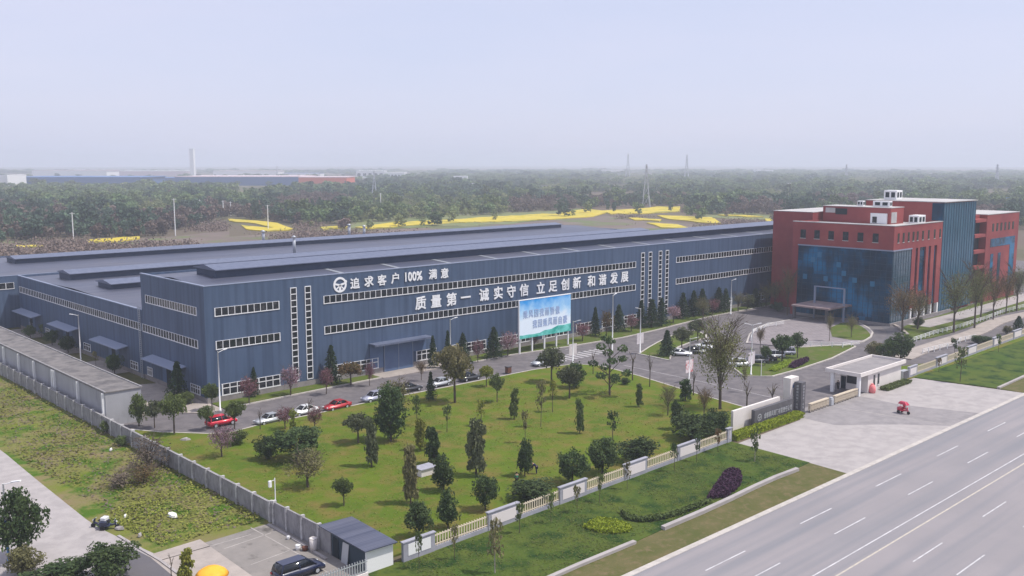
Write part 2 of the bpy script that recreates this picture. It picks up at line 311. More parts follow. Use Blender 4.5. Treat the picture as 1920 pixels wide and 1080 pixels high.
# ------------------------------------------------------------------ ground, roads
tag(MB().add([(-9000, -9000, -0.12), (9000, -9000, -0.12), (9000, 9000, -0.12), (-9000, 9000, -0.12)], [(0, 1, 2, 3)]).build('terrain', 'terrain'), kind='structure')
struct('yard_road', 'asph', [(50.6, 76.2), (134.5, 76.2), (420, 76.2), (420, 170), (292, 170), (292, 147), (69, 147), (69, 320), (50.6, 320)], -0.3, -0.06)
struct('highway', 'hwy', [(-60, 56.4), (900, 56.4), (900, 8), (-60, 8)], -0.3, -0.05)
b = MB(); b.prism([(-60, 56.3), (900, 56.3), (900, 57.0), (-60, 57.0)], -0.3, 0.0); tag(b.build('highway_gutter', 'kerb'), kind='structure')
b = MB()
for y0 in (43.9, ): b.prism([(-60, y0), (900, y0 + 1.5), (900, y0 + 1.65), (-60, y0 + 0.15)], -0.05, -0.044)
for y0 in (52.05, 47.95, 38.9, 34.6):
    for k in range(-4, 30):
        x = 75.3 + 18 * k + (0 if y0 > 45 else -0.9); b.prism([(x, y0), (x + 7, y0), (x + 7, y0 + 0.15), (x, y0 + 0.15)], -0.05, -0.044)
tag(b.build('highway_lane_lines', 'line'), kind='structure')
b = MB().prism([(-60, 42.2), (900, 44.4), (900, 44.6), (-60, 42.4)], -0.05, -0.044); tag(b.build('highway_median_line', 'liney'), kind='structure')
struct('ground_beyond_highway', 'drygrass', [(-60, 8), (900, 8), (900, -60), (-60, -60)], -0.3, -0.04)
# entrance plaza outside the gate
PL = GP((1378, 833), (1500, 787)) + [(135.5, 76.2), (171, 76.2), (174.3, 76.6), (176.8, 57.0), (113.4, 57.0)]
struct('entrance_plaza', 'conc', PL, -0.3, -0.035)
struct('entrance_drive', 'asphL', [(135.8, 78), (154, 78), (153, 68), (157, 57.02), (146, 57.02), (141, 63), (133.5, 69.5), (133.6, 75.5)], -0.3, -0.028)
b = MB(); strip(GP((1562, 762), (1640, 775), (1790, 798)), 0.18, -0.03, -0.02, b); tag(b.build('entrance_drive_line', 'lineF'), kind='structure')
# verges along the highway
FX = lambda x: 74.2 + (x - 53) * 0.02                                # foot of the front fence
V1 = [(20, 57.0), (113.4, 57.0)] + GP((1590, 887))[:0] + [(114.3, 73.9), (114.3, FX(114)), (53, FX(53)), (20, 74.1)]
struct('verge_dry', 'drygrass', [(20, 57.0), (113.3, 57.0), (113.8, 63.2), (20, 61.2)], -0.3, -0.02)
struct('verge_lawn', 'lawn2', [(20, 61.0), (76, 61.4), (113.8, 62.6), (114.4, 76.0), (53, 74.6), (20, 74.1)], -0.3, 0.03)
kb = smooth_pts(GP((950, 1125), (1045, 1078), (1190, 1018)), 1); b = MB(); strip(kb, 0.5, -0.1, 0.28, b)
kb = smooth_pts(GP((1243, 993), (1340, 952), (1440, 903), (1495, 882)), 1); strip(kb, 0.55, -0.1, 0.38, b); tag(b.build('verge_kerb', 'conc'), kind='structure')
struct('verge_lawn_right', 'lawn2', [(176.9, 61.5), (420, 66), (420, 80), (174.6, 76.6)], -0.3, 0.03)
struct('verge_dry_right', 'drygrass', [(176.9, 57.0), (420, 57.0), (420, 66.2), (176.9, 61.7)], -0.3, -0.02)
b = MB(); strip([(176.9, 61.3), (420, 65.8)], 0.5, -0.1, 0.25, b); b.build('verge_kerb_right', 'conc')['kind'] = 'structure'
# left: lane, weed lot, parking pad
struct('weed_lot', 'weeds', [(20, 320), (50.6, 320), (50.4, 92), (37.2, 91), (20, 91)], -0.3, 0.02)
lane = smooth_pts([(36.2, 330), (36.2, 143.8)] + GP((60, 893), (125, 945), (175, 985), (230, 1012), (288, 1038)), 1)
struct('side_lane', 'conc', [(10, 330)] + lane + GP((330, 1085), (300, 1150)) + [(10, 80)], -0.3, 0.045)
struct('parking_pad', 'padconc', GP((285, 1048), (495, 985)) + [(50.2, 92.5), (50.2, 73.6), (36, 73.6)], -0.3, 0.055)
struct('pad_paving', 'conc_warm', GP((268, 1045), (375, 1012), (500, 1100), (420, 1180), (250, 1180)), -0.3, 0.062)
struct('lane_side_asphalt', 'asphD', GP((238, 1024), (282, 1046), (335, 1090), (230, 1130), (220, 1060)), -0.3, 0.068)
b = MB()
for a in (((470, 990), (560, 1040)), ((560, 1040), (620, 1078)), ((420, 1030), (508, 1000)), ((300, 1052), (470, 1003)), ((470, 1060), (545, 1032))): strip(GP(*a), 0.14, 0.05, 0.062, b)
tag(b.build('parking_bay_lines', 'lineF'), kind='structure')
b = MB()
for a in (((222, 1006), (300, 1052), (345, 1085)),): strip(GP(*a), 0.3, 0.0, 0.16, b)
strip(GP((503, 985), (560, 1018), (612, 1050)), 0.3, 0.0, 0.2, b); tag(b.build('pad_kerb', 'conc'), kind='structure')
# park lawn and the planted strips of the yard, each with a kerb
near = GP((245, 806), (300, 811), (390, 814), (432, 812), (480, 799), (600, 775), (700, 753), (850, 724), (1000, 694), (1075, 683), (1125, 686), (1200, 706), (1300, 737), (1395, 764), (1470, 778))
struct('park_lawn', 'lawn', [(50.7, 76.0)] + [(50.7, 138)] + near + [(133.0, 77.6), (114.5, 77.2), (113.5, 75.5)], -0.3, 0.10)
tag(strip(near, 0.3, -0.1, 0.13).build('park_kerb', 'kerb'), kind='structure')
def island(name, poly, m='lawn3', z=0.10, kerb=True, closed=True, ks=None):
    struct(name, m, poly, -0.3, z)
    if kerb:
        q = ks or (poly + [poly[0]]); tag(strip(q, 0.35, -0.1, z + 0.03).build(name + '_kerb', 'kerb'), kind='structure')
island('planting_strip', [(69.5, 147.3), (69.5, 142.0), (72, 142.8), (90, 143.6), (101.5, 143.8), (101.5, 147.3)], ks=[(69.5, 142.0), (72, 142.8), (90, 143.6), (101.5, 143.8)])
struct('door_apron', 'conc_warm', [(101.7, 147.3), (101.7, 143.3), (119, 142.6), (119, 147.3)], -0.3, 0.04)
s2 = [(119.2, 142.6), (134, 142.6), (150, 140.6), (166, 139.5), (180, 140.5), (206, 143.5), (292, 143.5)]
island('planting_strip', s2 + [(292, 147.3), (119.2, 147.3)], ks=s2)
i1 = smooth_pts(GP((1198, 664), (1222, 648), (1262, 628), (1300, 618), (1332, 632), (1300, 640), (1262, 655), (1255, 676)), 1)
island('parking_island', i1)
i2 = GP((1368, 684), (1395, 706), (1448, 706), (1500, 692), (1560, 672), (1604, 650), (1596, 646), (1470, 651), (1420, 668))
island('court_lawn', i2)
# court and drive in front of the red building
court = smooth_pts(GP((1400, 644), (1408, 622), (1440, 608), (1480, 600), (1540, 592), (1590, 598), (1625, 612), (1640, 628), (1610, 646), (1500, 652)), 1)
struct('entrance_court', 'paver', court, -0.3, 0.12)
tag(strip(court, 0.4, -0.1, 0.17).build('court_kerb', 'kerb'), kind='structure')
struct('court_grass', 'lawn3', smooth_pts(GP((1556, 616), (1582, 604), (1612, 610), (1630, 624), (1634, 636), (1604, 640), (1560, 632)), 1), -0.3, 0.16)
drv = smooth_pts(GP((1636, 665), (1655, 640), (1665, 625), (1655, 612), (1628, 600), (1600, 596), (1650, 592), (1700, 608), (1720, 628), (1710, 650), (1690, 668)), 1)
struct('court_drive', 'asphD', drv, -0.3, -0.045)
tag(strip(smooth_pts(GP((1590, 592), (1640, 597), (1680, 610), (1702, 628)), 2), 0.7, -0.1, 0.3).build('drive_parapet', 'conc_warm'), kind='structure')
gr = smooth_pts(GP((1700, 640), (1760, 632), (1840, 605), (1870, 590), (1960, 572), (1960, 545), (1850, 562), (1770, 590), (1715, 604), (1690, 615)), 1)
struct('side_lawn', 'lawn3', gr, -0.3, 0.10)
wk = smooth_pts(GP((1690, 672), (1730, 655), (1790, 636), (1835, 622), (1860, 606), (1900, 594), (1990, 578)), 2)
tag(strip(wk, 4.2, -0.1, 0.14).build('curved_walkway', 'conc_warm'), kind='structure')
struct('gate_lawn', 'lawn', GP((1662, 712), (1670, 690), (1780, 676), (1850, 652), (1930, 628), (1930, 634), (1780, 686), (1690, 716)), -0.3, 0.09)
tag(strip([(231, 99.5), (262, 99.0), (300, 100), (340, 101)], 5.5, -0.1, 0.15).build('building_apron', 'conc'), kind='structure')
# side strip left of the factory
struct('side_strip', 'drygrass', [(58.5, 150), (69, 150), (69, 320), (60, 320)], -0.3, 0.05)
struct('side_pavement', 'conc_warm', [(57.2, 148), (60.5, 148), (66.5, 141.5), (69.3, 143), (69.0, 168), (64.5, 170), (60.4, 160), (57.2, 158)], -0.3, 0.07)
for i, (y0, y1) in enumerate(((181, 196), (207, 222), (232, 247))):
    struct('door_apron', 'conc_warm', [(60, y0), (69, y0), (69, y1), (60, y1)], -0.3, 0.075)
# markings in the yard
b = MB()
for k in range(9):
    x = 137.5 + k * 1.7; b.prism([(x, 130.6 - (k * .0)), (x + 0.85, 130.6), (x + 0.85, 135.2), (x, 135.2)][:4], -0.05, -0.05 + 0.004)
tag(b.build('zebra_crossing', 'lineF2'), kind='structure')
b = MB()
def dashes(a, c, L=4.0, gap=5.0, wd=0.16):
    a, c = Vector(G(*a)), Vector(G(*c)); d = (c - a).normalized(); n = (c - a).length; t = 0
    while t < n: strip([tuple(a + d * t), tuple(a + d * min(t + L, n))], wd, -0.06, -0.052, b); t += L + gap
dashes((1015, 668), (1180, 622)); dashes((1180, 735), (1340, 775)); dashes((1480, 690), (1570, 668))
strip(GP((1168, 684), (1240, 699), (1320, 716), (1400, 734), (1462, 748)), 0.16, -0.06, -0.052, b)
tag(b.build('yard_lane_lines', 'lineF2'), kind='structure')
# ------------------------------------------------------------------ factory halls
X0, Y0, XE = 69.0, 147.5, 292.0
def wall_glyphs(txt, size, bold=0.03):
    c = bpy.data.curves.new('t', 'FONT'); c.body = txt; c.size = size; c.extrude = 0.06; c.align_x = 'CENTER'; c.align_y = 'CENTER'; c.resolution_u = 2
    o = bpy.data.objects.new('t', c); COL.objects.link(o); bpy.context.view_layer.update()
    me = bpy.data.meshes.new_from_object(o.evaluated_get(bpy.context.evaluated_depsgraph_get())); bpy.data.objects.remove(o, do_unlink=True)
    vs = [tuple(v.co) for v in me.vertices]; fs = [tuple(p.vertices) for p in me.polygons]; bpy.data.meshes.remove(me)
    if vs:                                                     # recentre on the glyph box
        xs = [v[0] for v in vs]; ys = [v[1] for v in vs]; mx_, my_ = (min(xs) + max(xs)) / 2, (min(ys) + max(ys)) / 2
        vs = [(v[0] - mx_, v[1] - my_, v[2]) for v in vs]
    if bold:
        e = bold * size; v2, f2 = [], []
        for i, (dx, dy) in enumerate(((-e, -e), (e, -e), (-e, e), (e, e), (0, 0))):
            b0 = len(v2); v2 += [(v[0] + dx, v[1] + dy, v[2] + i * 0.004) for v in vs]; f2 += [tuple(k + b0 for k in f) for f in fs]
        vs, fs = v2, f2
    return vs, fs
def onY(x, y, Y):
    v = cf * F + cr * (x - 960) + cu * (540 - y); t = Y / v.y; return (v.x * t, H + v.z * t)
def onX(x, y, X):
    v = cf * F + cr * (x - 960) + cu * (540 - y); t = X / v.x; return (v.y * t, H + v.z * t)
def win_front(par, x0, x1, z0, z1, n, Y=Y0, mid=None, name='ribbon_window', fr=0.10):        # window on a wall facing -Y
    g = mb(par).box(x0, Y - 0.05, z0, x1, Y + 0.04, z1).build(name, 'glass', par)
    f = mb(par); f.box(x0 - fr, Y - 0.12, z0 - fr * 1.4, x1 + fr, Y - 0.001, z0); f.box(x0 - fr, Y - 0.10, z1, x1 + fr, Y - 0.001, z1 + fr * .5)
    for i in range(n + 1):
        x = x0 + (x1 - x0) * i / n; w_ = fr * (1.0 if i % 5 else 1.5); f.box(x - w_ / 2, Y - 0.11, z0, x + w_ / 2, Y - 0.001, z1)
    if mid: f.box(x0, Y - 0.10, mid - fr / 2, x1, Y - 0.001, mid + fr / 2)
    fo = f.build('frame', 'white_frame', g); return g
def win_side(par, y0, y1, z0, z1, n, X=X0, mid=None, name='ribbon_window', fr=0.10):
    g = mb(par).box(X - 0.05, y0, z0, X + 0.04, y1, z1).build(name, 'glass', par)
    f = mb(par); f.box(X - 0.12, y0 - fr, z0 - fr * 1.4, X - 0.001, y1 + fr, z0); f.box(X - 0.10, y0 - fr, z1, X - 0.001, y1 + fr, z1 + fr * .5)
    for i in range(n + 1):
        y = y0 + (y1 - y0) * i / n; w_ = fr * (1.0 if i % 5 else 1.5); f.box(X - 0.11, y - w_ / 2, z0, X - 0.001, y + w_ / 2, z1)
    if mid: f.box(X - 0.10, y0, mid - fr / 2, X - 0.001, y1, mid + fr / 2)
    f.build('frame', 'white_frame', g); return g
def strip_win(par, x0, x1, z0, z1, n):
    g = mb(par).box(x0, Y0 - 0.05, z0, x1, Y0 + 0.04, z1).build('stair_window', 'glass', par)
    f = mb(par)
    for x in (x0, x1): f.box(x - 0.06, Y0 - 0.12, z0, x + 0.06, Y0 - 0.001, z1)
    for i in range(n + 1):
        z = z0 + (z1 - z0) * i / n; f.box(x0 - 0.06, Y0 - 0.13, z - 0.07, x1 + 0.06, Y0 - 0.002, z + 0.07)
    f.build('frame', 'white_frame', g)
def monitor(par, x0, x1, y0, y1, z0, z1, zr):                   # raised roof ventilator with its own little pitched roof
    m_ = mb(par).box(x0, y0 + .3, z0 - 0.6, x1, y1 - .3, z1).build('roof_monitor', 'monitor', par)
    ym = (y0 + y1) / 2; r = mb(par); t = 0.15
    r.add([(x0 - .3, y0 - .4, z1), (x0 - .3, ym, zr), (x0 - .3, y1 + .4, z1), (x1 + .3, y0 - .4, z1), (x1 + .3, ym, zr), (x1 + .3, y1 + .4, z1),
           (x0 - .3, y0 - .4, z1 - t), (x0 - .3, y1 + .4, z1 - t), (x1 + .3, y0 - .4, z1 - t), (x1 + .3, y1 + .4, z1 - t)],
          [(0, 3, 4, 1), (1, 4, 5, 2), (0, 1, 2, 7, 6), (3, 8, 9, 5, 4), (0, 6, 8, 3), (2, 5, 9, 7), (6, 7, 9, 8)])
    r.build('monitor_roof', 'monitor_roof', m_)
def hall(par, x0, x1, y0, y1, zp, zr, base=-0.3, cl_front=True):
    # side walls facing -X and +X, front and back walls
    t = 0.35
    mb(par).box(x0, y0 + t, base, x0 + t, y1, zp).build('side_wall', 'clad_side', par)
    mb(par).box(x1 - t, y0 + t, base, x1, y1, zp).build('side_wall', 'clad_side', par)
    mb(par).box(x0, y0, base, x1, y0 + t, zp).build('front_wall', 'clad_front', par)
    mb(par).box(x0 + t, y1 - t, base, x1 - t, y1, zp).build('back_wall', 'clad_front', par)
    ym = (y0 + y1) / 2; r = mb(par); z = zp - 0.35
    r.add([(x0 + t, y0 + t, z), (x1 - t, y0 + t, z), (x1 - t, ym, zr), (x0 + t, ym, zr), (x1 - t, y1 - t, z), (x0 + t, y1 - t, z)], [(0, 1, 2, 3), (3, 2, 4, 5)])
    r.build('roof', 'roof', par)
    c = mb(par); e = 0.06
    c.box(x0 - e, y0 - e, zp, x1 + e, y0 + t + .05, zp + 0.14); c.box(x0 - e, y0 + t + .05, zp, x0 + t + .05, y1 + e, zp + 0.14); c.box(x1 - t - .05, y0 + t + .05, zp, x1 + e, y1 + e, zp + 0.14)
    c.build('parapet_cap', 'trim', par)
HA = thing('factory_hall', 'tall blue-grey factory hall with white slogans above its ribbon windows', 'factory', (X0, Y0, 0))
hall(HA, X0, XE, Y0, 173.4, 19.75, 20.15)
monitor(HA, 75.3, XE - 6, 155.7, 163.7, 20.0, 21.4, 22.05)
for (x0, x1) in ((70.8, 82.7),):
    for z in (9.1, 14.7): win_front(HA, x0, x1, z, z + 1.3, 10)
for (x0, x1, n) in ((91.8, 180.1, 70), (196.4, 290, 76)):
    for z in (9.1, 14.7): win_front(HA, x0, x1, z, z + 1.3, n)
for x in (85.05, 87.95): strip_win(HA, x, x + 1.15, 1.3, 18.1, 15)
for x in (182.2, 185.1, 189.1, 191.9): strip_win(HA, x, x + 1.25, 1.9, 18.0, 14)
for z in (9.1, 14.7): win_side(HA, 150.4, 171.3 if z > 10 else 173.2, z, z + 1.3, 20)
for (x0, x1, n) in ((71.6, 82.4, 8), (91.6, 103.4, 9), (112.7, 117.6, 4), (121.5, 131, 7), (134.5, 144, 7), (148, 156, 6), (159, 164.5, 4), (168, 174, 4), (176, 180.6, 4), (197, 207, 7), (212, 222, 7), (228, 238, 7), (243, 253, 7)):
    win_front(HA, x0, x1, 1.15, 2.95, n, mid=2.25, name='ground_window', fr=0.14)
p = mb(HA)
for a, c in ((X0 - .1, 104.6), (111.9, XE)): p.box(a, Y0 - 0.08, -0.3, c, Y0 - 0.002, 1.0)
p.box(X0 - 0.08, Y0, -0.3, X0 - 0.002, 173.2, 0.9); p.build('brick_plinth', 'plinth', HA)
d = mb(HA).box(104.9, Y0 - 0.16, -0.1, 111.6, Y0 - 0.002, 5.35).build('sliding_door', 'door', HA)
for x in (104.85, 108.2, 111.65): mb(HA).box(x - .06, Y0 - .22, -.1, x + .06, Y0 - .161, 5.4).build('door_rail', 'trim', d)
k = mb(HA); k.bar((101.4, Y0 - 1.1, 5.9), (115.1, Y0 - 1.1, 5.9), 2.2, 0.22); k.box(101.3, Y0 - 2.3, 5.65, 115.2, Y0 - 2.15, 6.0); k.build('canopy', 'monitor_roof', HA)
mb(HA).box(101.6, Y0 - 0.07, 1.0, 104.7, Y0 - 0.001, 5.6).build('recess_panel', 'door', HA)
mb(HA).box(111.8, Y0 - 0.07, 3.1, 115.0, Y0 - 0.001, 5.6).build('recess_panel', 'door', HA)
for x in range(97, 290, 13): mb(HA).add([(x, Y0 + .4, 19.46), (x + 1.0, Y0 + .4, 19.46), (x + 1.0, 155.6, 19.92), (x, 155.6, 19.92)], [(0, 1, 2, 3)]).build('roof_skylight', 'skylight', HA)
# wheel emblem
e = mb(HA); cx, cz_ = onY(637, 534, Y0); N = 40
for (r0, r1) in ((1.05, 1.42),):
    vs = []; fs = []
    for i in range(N):
        t = 2 * math.pi * i / N; rr = r1 * (1.14 if i in (2, 3) else 1)
        for r_, y in ((r0, -0.02), (rr, -0.02), (rr, -0.12), (r0, -0.12)): vs.append((cx + r_ * math.cos(t), Y0 + y, cz_ + r_ * math.sin(t)))
    for i in range(N):
        for k in range(4): fs.append((i * 4 + k, i * 4 + (k + 1) % 4, ((i + 1) % N) * 4 + (k + 1) % 4, ((i + 1) % N) * 4 + k))
    e.add(vs, fs)
for ang, w_ in ((12, .34), (168, .34), (270, .45), (225, .22), (315, .22)):
    a = R(ang); e.bar((cx, Y0 - .07, cz_ - .08), (cx + 1.15 * math.cos(a), Y0 - .07, cz_ + 1.15 * math.sin(a)), w_, 0.08, up=(0, 1, 0))
e.build('wheel_emblem', 'letter', HA)
def slogan(par, items, size, Y=Y0, bold=0.022, m='letter'):
    for ch, px, py in items:
        s_ = size * (1.0 if ord(ch[0]) > 255 else 1.18)
        if ch == '一': s_ = size
        vs, fs = wall_glyphs(ch, s_, bold); x, z = onY(px, py, Y)
        if ch == '100%': vs = [(v[0] * 0.85, v[1], v[2]) for v in vs]
        mb(par).add([(v[0] + x, Y - 0.10 - v[2], v[1] + z) for v in vs], fs).build('slogan_letter', m, par)
slogan(HA, [('追', 665, 531), ('求', 691, 527.5), ('客', 715.5, 525), ('户', 740, 521.5), ('100%', 775, 518), ('满', 811, 514), ('意', 833, 512)], 2.1)
slogan(HA, [('质', 788, 568), ('量', 817, 564.5), ('第', 846, 561), ('一', 872.5, 557), ('诚', 907, 552.5), ('实', 933.5, 549), ('守', 958, 546.5), ('信', 982, 543.5), ('立', 1013, 539.5),
            ('足', 1036, 536.5), ('创', 1059, 533), ('新', 1081, 530), ('和', 1108, 527), ('谐', 1129, 524.3), ('发', 1150.5, 521.3), ('展', 1170.5, 519)], 2.75)
LB = thing('factory_wing', 'lower blue wing of the factory with four awnings on its side wall', 'factory', (X0, 173.5, 0))
hall(LB, X0 + 0.02, XE - 2, 173.5, 248, 12.9, 13.35)
monitor(LB, 75, 150, 204, 212, 13.3, 14.45, 15.05); monitor(LB, 75, XE - 5, 229, 237, 13.3, 14.5, 15.1)
win_side(LB, 174.2, 246.9, 9.1, 10.4, 62, X=X0 + 0.02)
for (y0, y1) in ((176.6, 180), (201.2, 205), (226.5, 229.5), (238.5, 240.5)): win_side(LB, y0, y1, 1.1, 2.5, 3, X=X0 + 0.02, mid=2.0, name='ground_window')
def awning(par, y0, y1, X):
    mb(par).add([(X - 2.2, y0, 4.75), (X - 2.2, y1, 4.75), (X - .01, y1, 5.2), (X - .01, y0, 5.2), (X - 2.2, y0, 4.6), (X - 2.2, y1, 4.6), (X - .01, y1, 5.02), (X - .01, y0, 5.02)],
                [(0, 3, 2, 1), (4, 5, 6, 7), (0, 1, 5, 4), (1, 2, 6, 5), (3, 0, 4, 7)]).build('awning', 'trim', par)
    ym = (y0 + y1) / 2; dd = mb(par).box(X - .06, ym - 2.6, -.1, X - .002, ym + 2.6, 4.4).build('roller_door', 'door', par)
    mb(par).box(X - .09, ym - .9, -.1, X - .061, ym + 1.0, 4.2).build('door_gap', 'darkdoor', dd)
for (y0, y1) in ((181, 195.6), (207.5, 221.4), (232, 246.6)): awning(LB, y0, y1, X0)
awning(HA, 155.4, 169.6, X0 - 0.01)
for (y0, y1) in ((150.3, 153.8), (169.9, 172)): win_side(HA, y0, y1, 1.1, 2.5, 4, mid=2.0, name='ground_window')
mb(LB).box(X0 - .06, 173.6, -.3, X0 - .002, 248, .8).build('brick_plinth', 'plinth', LB)
# access ladder between hall and wing
ld = mb(HA)
for y in (173.7, 174.5): ld.box(X0 - .35, y - .04, 0, X0 - .27, y + .04, 13.6)
for i in range(34): ld.box(X0 - .33, 173.7, .4 + i * .39, X0 - .29, 174.5, .45 + i * .39)
ld.build('access_ladder', 'metalgrey', HA)
RH = thing('rear_hall', 'rear factory hall whose roof ridge carries the farthest long ventilator', 'factory', (40, 250, 0))
hall(RH, 36, XE + 8, 250, 305, 12.75, 13.35)
monitor(RH, 76, XE - 6, 274, 282, 13.2, 14.6, 15.2)
win_front(RH, 40, 68.6, 9.7, 11.1, 16, Y=250)
# ducts rising through the roofs
def vent(x, y, zb, zt, r, label):
    t = thing('roof_vent', label, 'roof vent', (x, y, zb), 0, 'round exhaust stacks on the factory roofs')
    MB().lathe(0, 0, [(r, 0), (r, zt - zb)], 10).build('stack', 'metalgrey', t, True)
    MB().lathe(0, 0, [(r * 1.1, zt - zb + .15), (r * 1.9, zt - zb + .2), (r * .4, zt - zb + .75)], 10).build('rain_cap', 'metalgrey', t, True)
for px, py, tp, r_, l_ in ((552, 473, 449, .45, 'tall slim grey exhaust stack between the two long roof ventilators'), (655, 441, 425, .5, 'pale exhaust stack beyond the farthest ventilator, left one of the close pair'), (683, 440, 427, .5, 'pale exhaust stack beyond the farthest ventilator, right one of the close pair'), (494, 452, 437, .5, 'squat pale exhaust stack beyond the farthest ventilator, leftmost of three')):
    X, Y = G(px, py, 13.3); vent(X, Y, 13.1, 13.1 + wid(px, py, py - tp) * .78, r_, l_)
# weathered grey outbuilding and the boundary wall on the left
SH = thing('long_outbuilding', 'long low concrete outbuilding with flat stained roof beside the factory lane', 'outbuilding', (51.5, 145.2, 0))
mb(SH).box(51.5, 145.2, -.2, 57.0, 330, 5.2).build('wall', 'shedwall', SH)
mb(SH).box(51.35, 145.05, 5.2, 57.15, 330, 5.36).build('roof', 'concdark', SH)
mb(SH).box(51.35, 145.05, 5.36, 51.6, 330, 5.5).box(56.9, 145.05, 5.36, 57.15, 330, 5.5).build('roof_rim', 'oldwall', SH)
for y in (145.6, 156.5, 167.7, 168.6, 178.4, 187.2, 196.4, 206, 216, 226, 236, 247):
    mb(SH).box(51.1, y - .2, -.2, 51.48, y + .2, 5.15).build('wall_pipe', 'white', SH)
BW = thing('boundary_wall', 'long grey concrete boundary wall with pale posts between weeds and park', 'wall', (50.3, 92.5, 0))
mb(BW).box(50.24, 92.5, -.3, 50.42, 330, 2.25).build('wall_panels', 'oldwall', BW)
mb(BW).box(50.18, 92.5, 2.25, 50.48, 330, 2.33).build('coping', 'oldwall', BW)
y = 93.0
while y < 320:
    mb(BW).box(50.06, y - .16, -.3, 50.60, y + .16, 2.5).build('post', 'wallpost', BW); y += 3.9
BW2 = thing('pad_wall', 'stained concrete wall behind the parking pad, next to the small shed', 'wall', (50.2, 74, 0))
mb(BW2).box(50.24, 80.6, -.3, 50.44, 92.3, 2.55).build('wall_panels', 'oldwall', BW2)
for y in (92.2, 89.4, 86.2, 82.9): mb(BW2).box(50.1, y - .15, -.3, 50.55, y + .15, 2.75).build('post', 'wallpost', BW2)
# ------------------------------------------------------------------ red office building
RB = thing('office_building', 'red tiled office block with blue glass corner facade and rooftop huts', 'office building', (226, 104.5, 0))
bx = lambda n, m, *a, par=RB, **k: mb(par).box(*a).build(n, m, par if par != RB else RB, **k)
# main block as wall pieces round the glazed corner
bx('west_wall', 'redtile', 226, 104.5, 18.6, 226.5, 131.9, 24.6)
bx('west_wall', 'redtile', 226, 130.2, -.3, 226.5, 131.9, 18.6)
bx('south_wall', 'redtile', 226.5, 104.5, 18.6, 254, 105.0, 24.6)
bx('back_wall', 'redtile', 226.5, 131.4, -.3, 262, 131.9, 24.6)
bx('roof_slab', 'redgrey', 226.5, 105.0, 23.7, 262, 131.4, 24.1)
c = mb(RB); c.box(225.9, 104.4, 24.6, 226.9, 132, 24.78); c.box(226.9, 104.4, 24.6, 254, 105.4, 24.78); c.build('parapet_cap', 'redgrey', RB)
def curtain_mat():  # blue glass with cloud-shaped sky reflections painted into its colour
    m = mat('blue_curtain_glass', (0.010, 0.050, 0.105), 0.15, spec=0.25)
    n = m.node_tree.nodes; l = m.node_tree.links; bs = n['Principled BSDF']
    tc = n.new('ShaderNodeTexCoord'); mp = n.new('ShaderNodeMapping'); mp.inputs['Scale'].default_value = (0.62, 0.62, 0.62); l.new(tc.outputs['Object'], mp.inputs[0])
    sn = n.new('ShaderNodeVectorMath'); sn.operation = 'FLOOR'; l.new(mp.outputs[0], sn.inputs[0])
    wn = n.new('ShaderNodeTexWhiteNoise'); wn.noise_dimensions = '3D'; l.new(sn.outputs[0], wn.inputs[0])
    ns = n.new('ShaderNodeTexNoise'); ns.inputs['Scale'].default_value = 0.11; ns.inputs['Detail'].default_value = 6; l.new(tc.outputs['Object'], ns.inputs[0])
    ad = n.new('ShaderNodeMath'); ad.operation = 'MULTIPLY_ADD'; ad.inputs[1].default_value = 0.10; l.new(wn.outputs[0], ad.inputs[0]); l.new(ns.outputs[0], ad.inputs[2])
    r = n.new('ShaderNodeValToRGB'); e = r.color_ramp.elements; e[0].position = 0.42; e[0].color = (0.001, 0.022, 0.052, 1); e[1].position = 0.72; e[1].color = (0.005, 0.16, 0.34, 1)
    x = e.new(0.56); x.color = (0.001, 0.055, 0.120, 1); l.new(ad.outputs[0], r.inputs[0]); l.new(r.outputs[0], bs.inputs['Base Color'])
    return m
M['curtain'] = curtain_mat()
g = bx('curtain_glass', 'curtain', 226.15, 104.65, 0.6, 226.35, 130.2, 18.6)
f = mb(RB)
for i in range(19):
    y = 104.65 + i * 1.42
    if y < 130.2: f.box(226.08, y - .035, .6, 226.148, y + .035, 18.6)
for i in range(1, 12): f.box(226.09, 104.65, .6 + i * 1.62 - .03, 226.149, 130.2, .6 + i * 1.62 + .03)
M['mull'] = mat('dark_blue_mullion', (0.012, 0.055, 0.10), 0.4)
f.build('mullions', 'mull', g)
for (y0, z0) in ((127.3, 9.7), (125.2, 14.3), (121.4, 9.6), (118.0, 13.5), (113.5, 9.9), (108.8, 9.4), (123.4, 15.7), (116.5, 11.4)):
    mb(RB).box(225.98, y0, z0, 226.07, y0 + 1.2, z0 + 1.3).build('open_sash', mat('pale_blue_sash', (0.02, 0.15, 0.28), 0.3, spec=.3), g) if y0 == 127.3 else mb(RB).box(225.98, y0, z0, 226.07, y0 + 1.2, z0 + 1.3).build('open_sash', bpy.data.materials['pale_blue_sash'], g)
g2 = bx('corner_glass', mat('grey_blue_glass', (0.035, 0.075, 0.115), 0.1, spec=.7, var=(0.06, 0.11, 0.15), scale=.3), 226.36, 104.62, 0.6, 236.4, 104.8, 18.6)
f = mb(RB)
for i in range(8): f.box(226.5 + i * 1.4, 104.55, .6, 226.57 + i * 1.4, 104.618, 18.6)
for i in range(1, 12): f.box(226.4, 104.56, .6 + i * 1.62 - .03, 236.4, 104.619, .6 + i * 1.62 + .03)
f.build('mullions', 'mull', g2)
bx('glass_head_trim', 'trim', 225.93, 104.4, 18.45, 226.05, 130.3, 18.75)
bx('glass_head_trim', 'trim', 226.06, 104.38, 18.45, 236.4, 104.5, 18.75)
bx('plinth', 'plinth', 225.9, 104.3, -.3, 226.6, 130.2, .6); bx('plinth', 'plinth', 226.61, 104.3, -.3, 262, 104.8, .6)
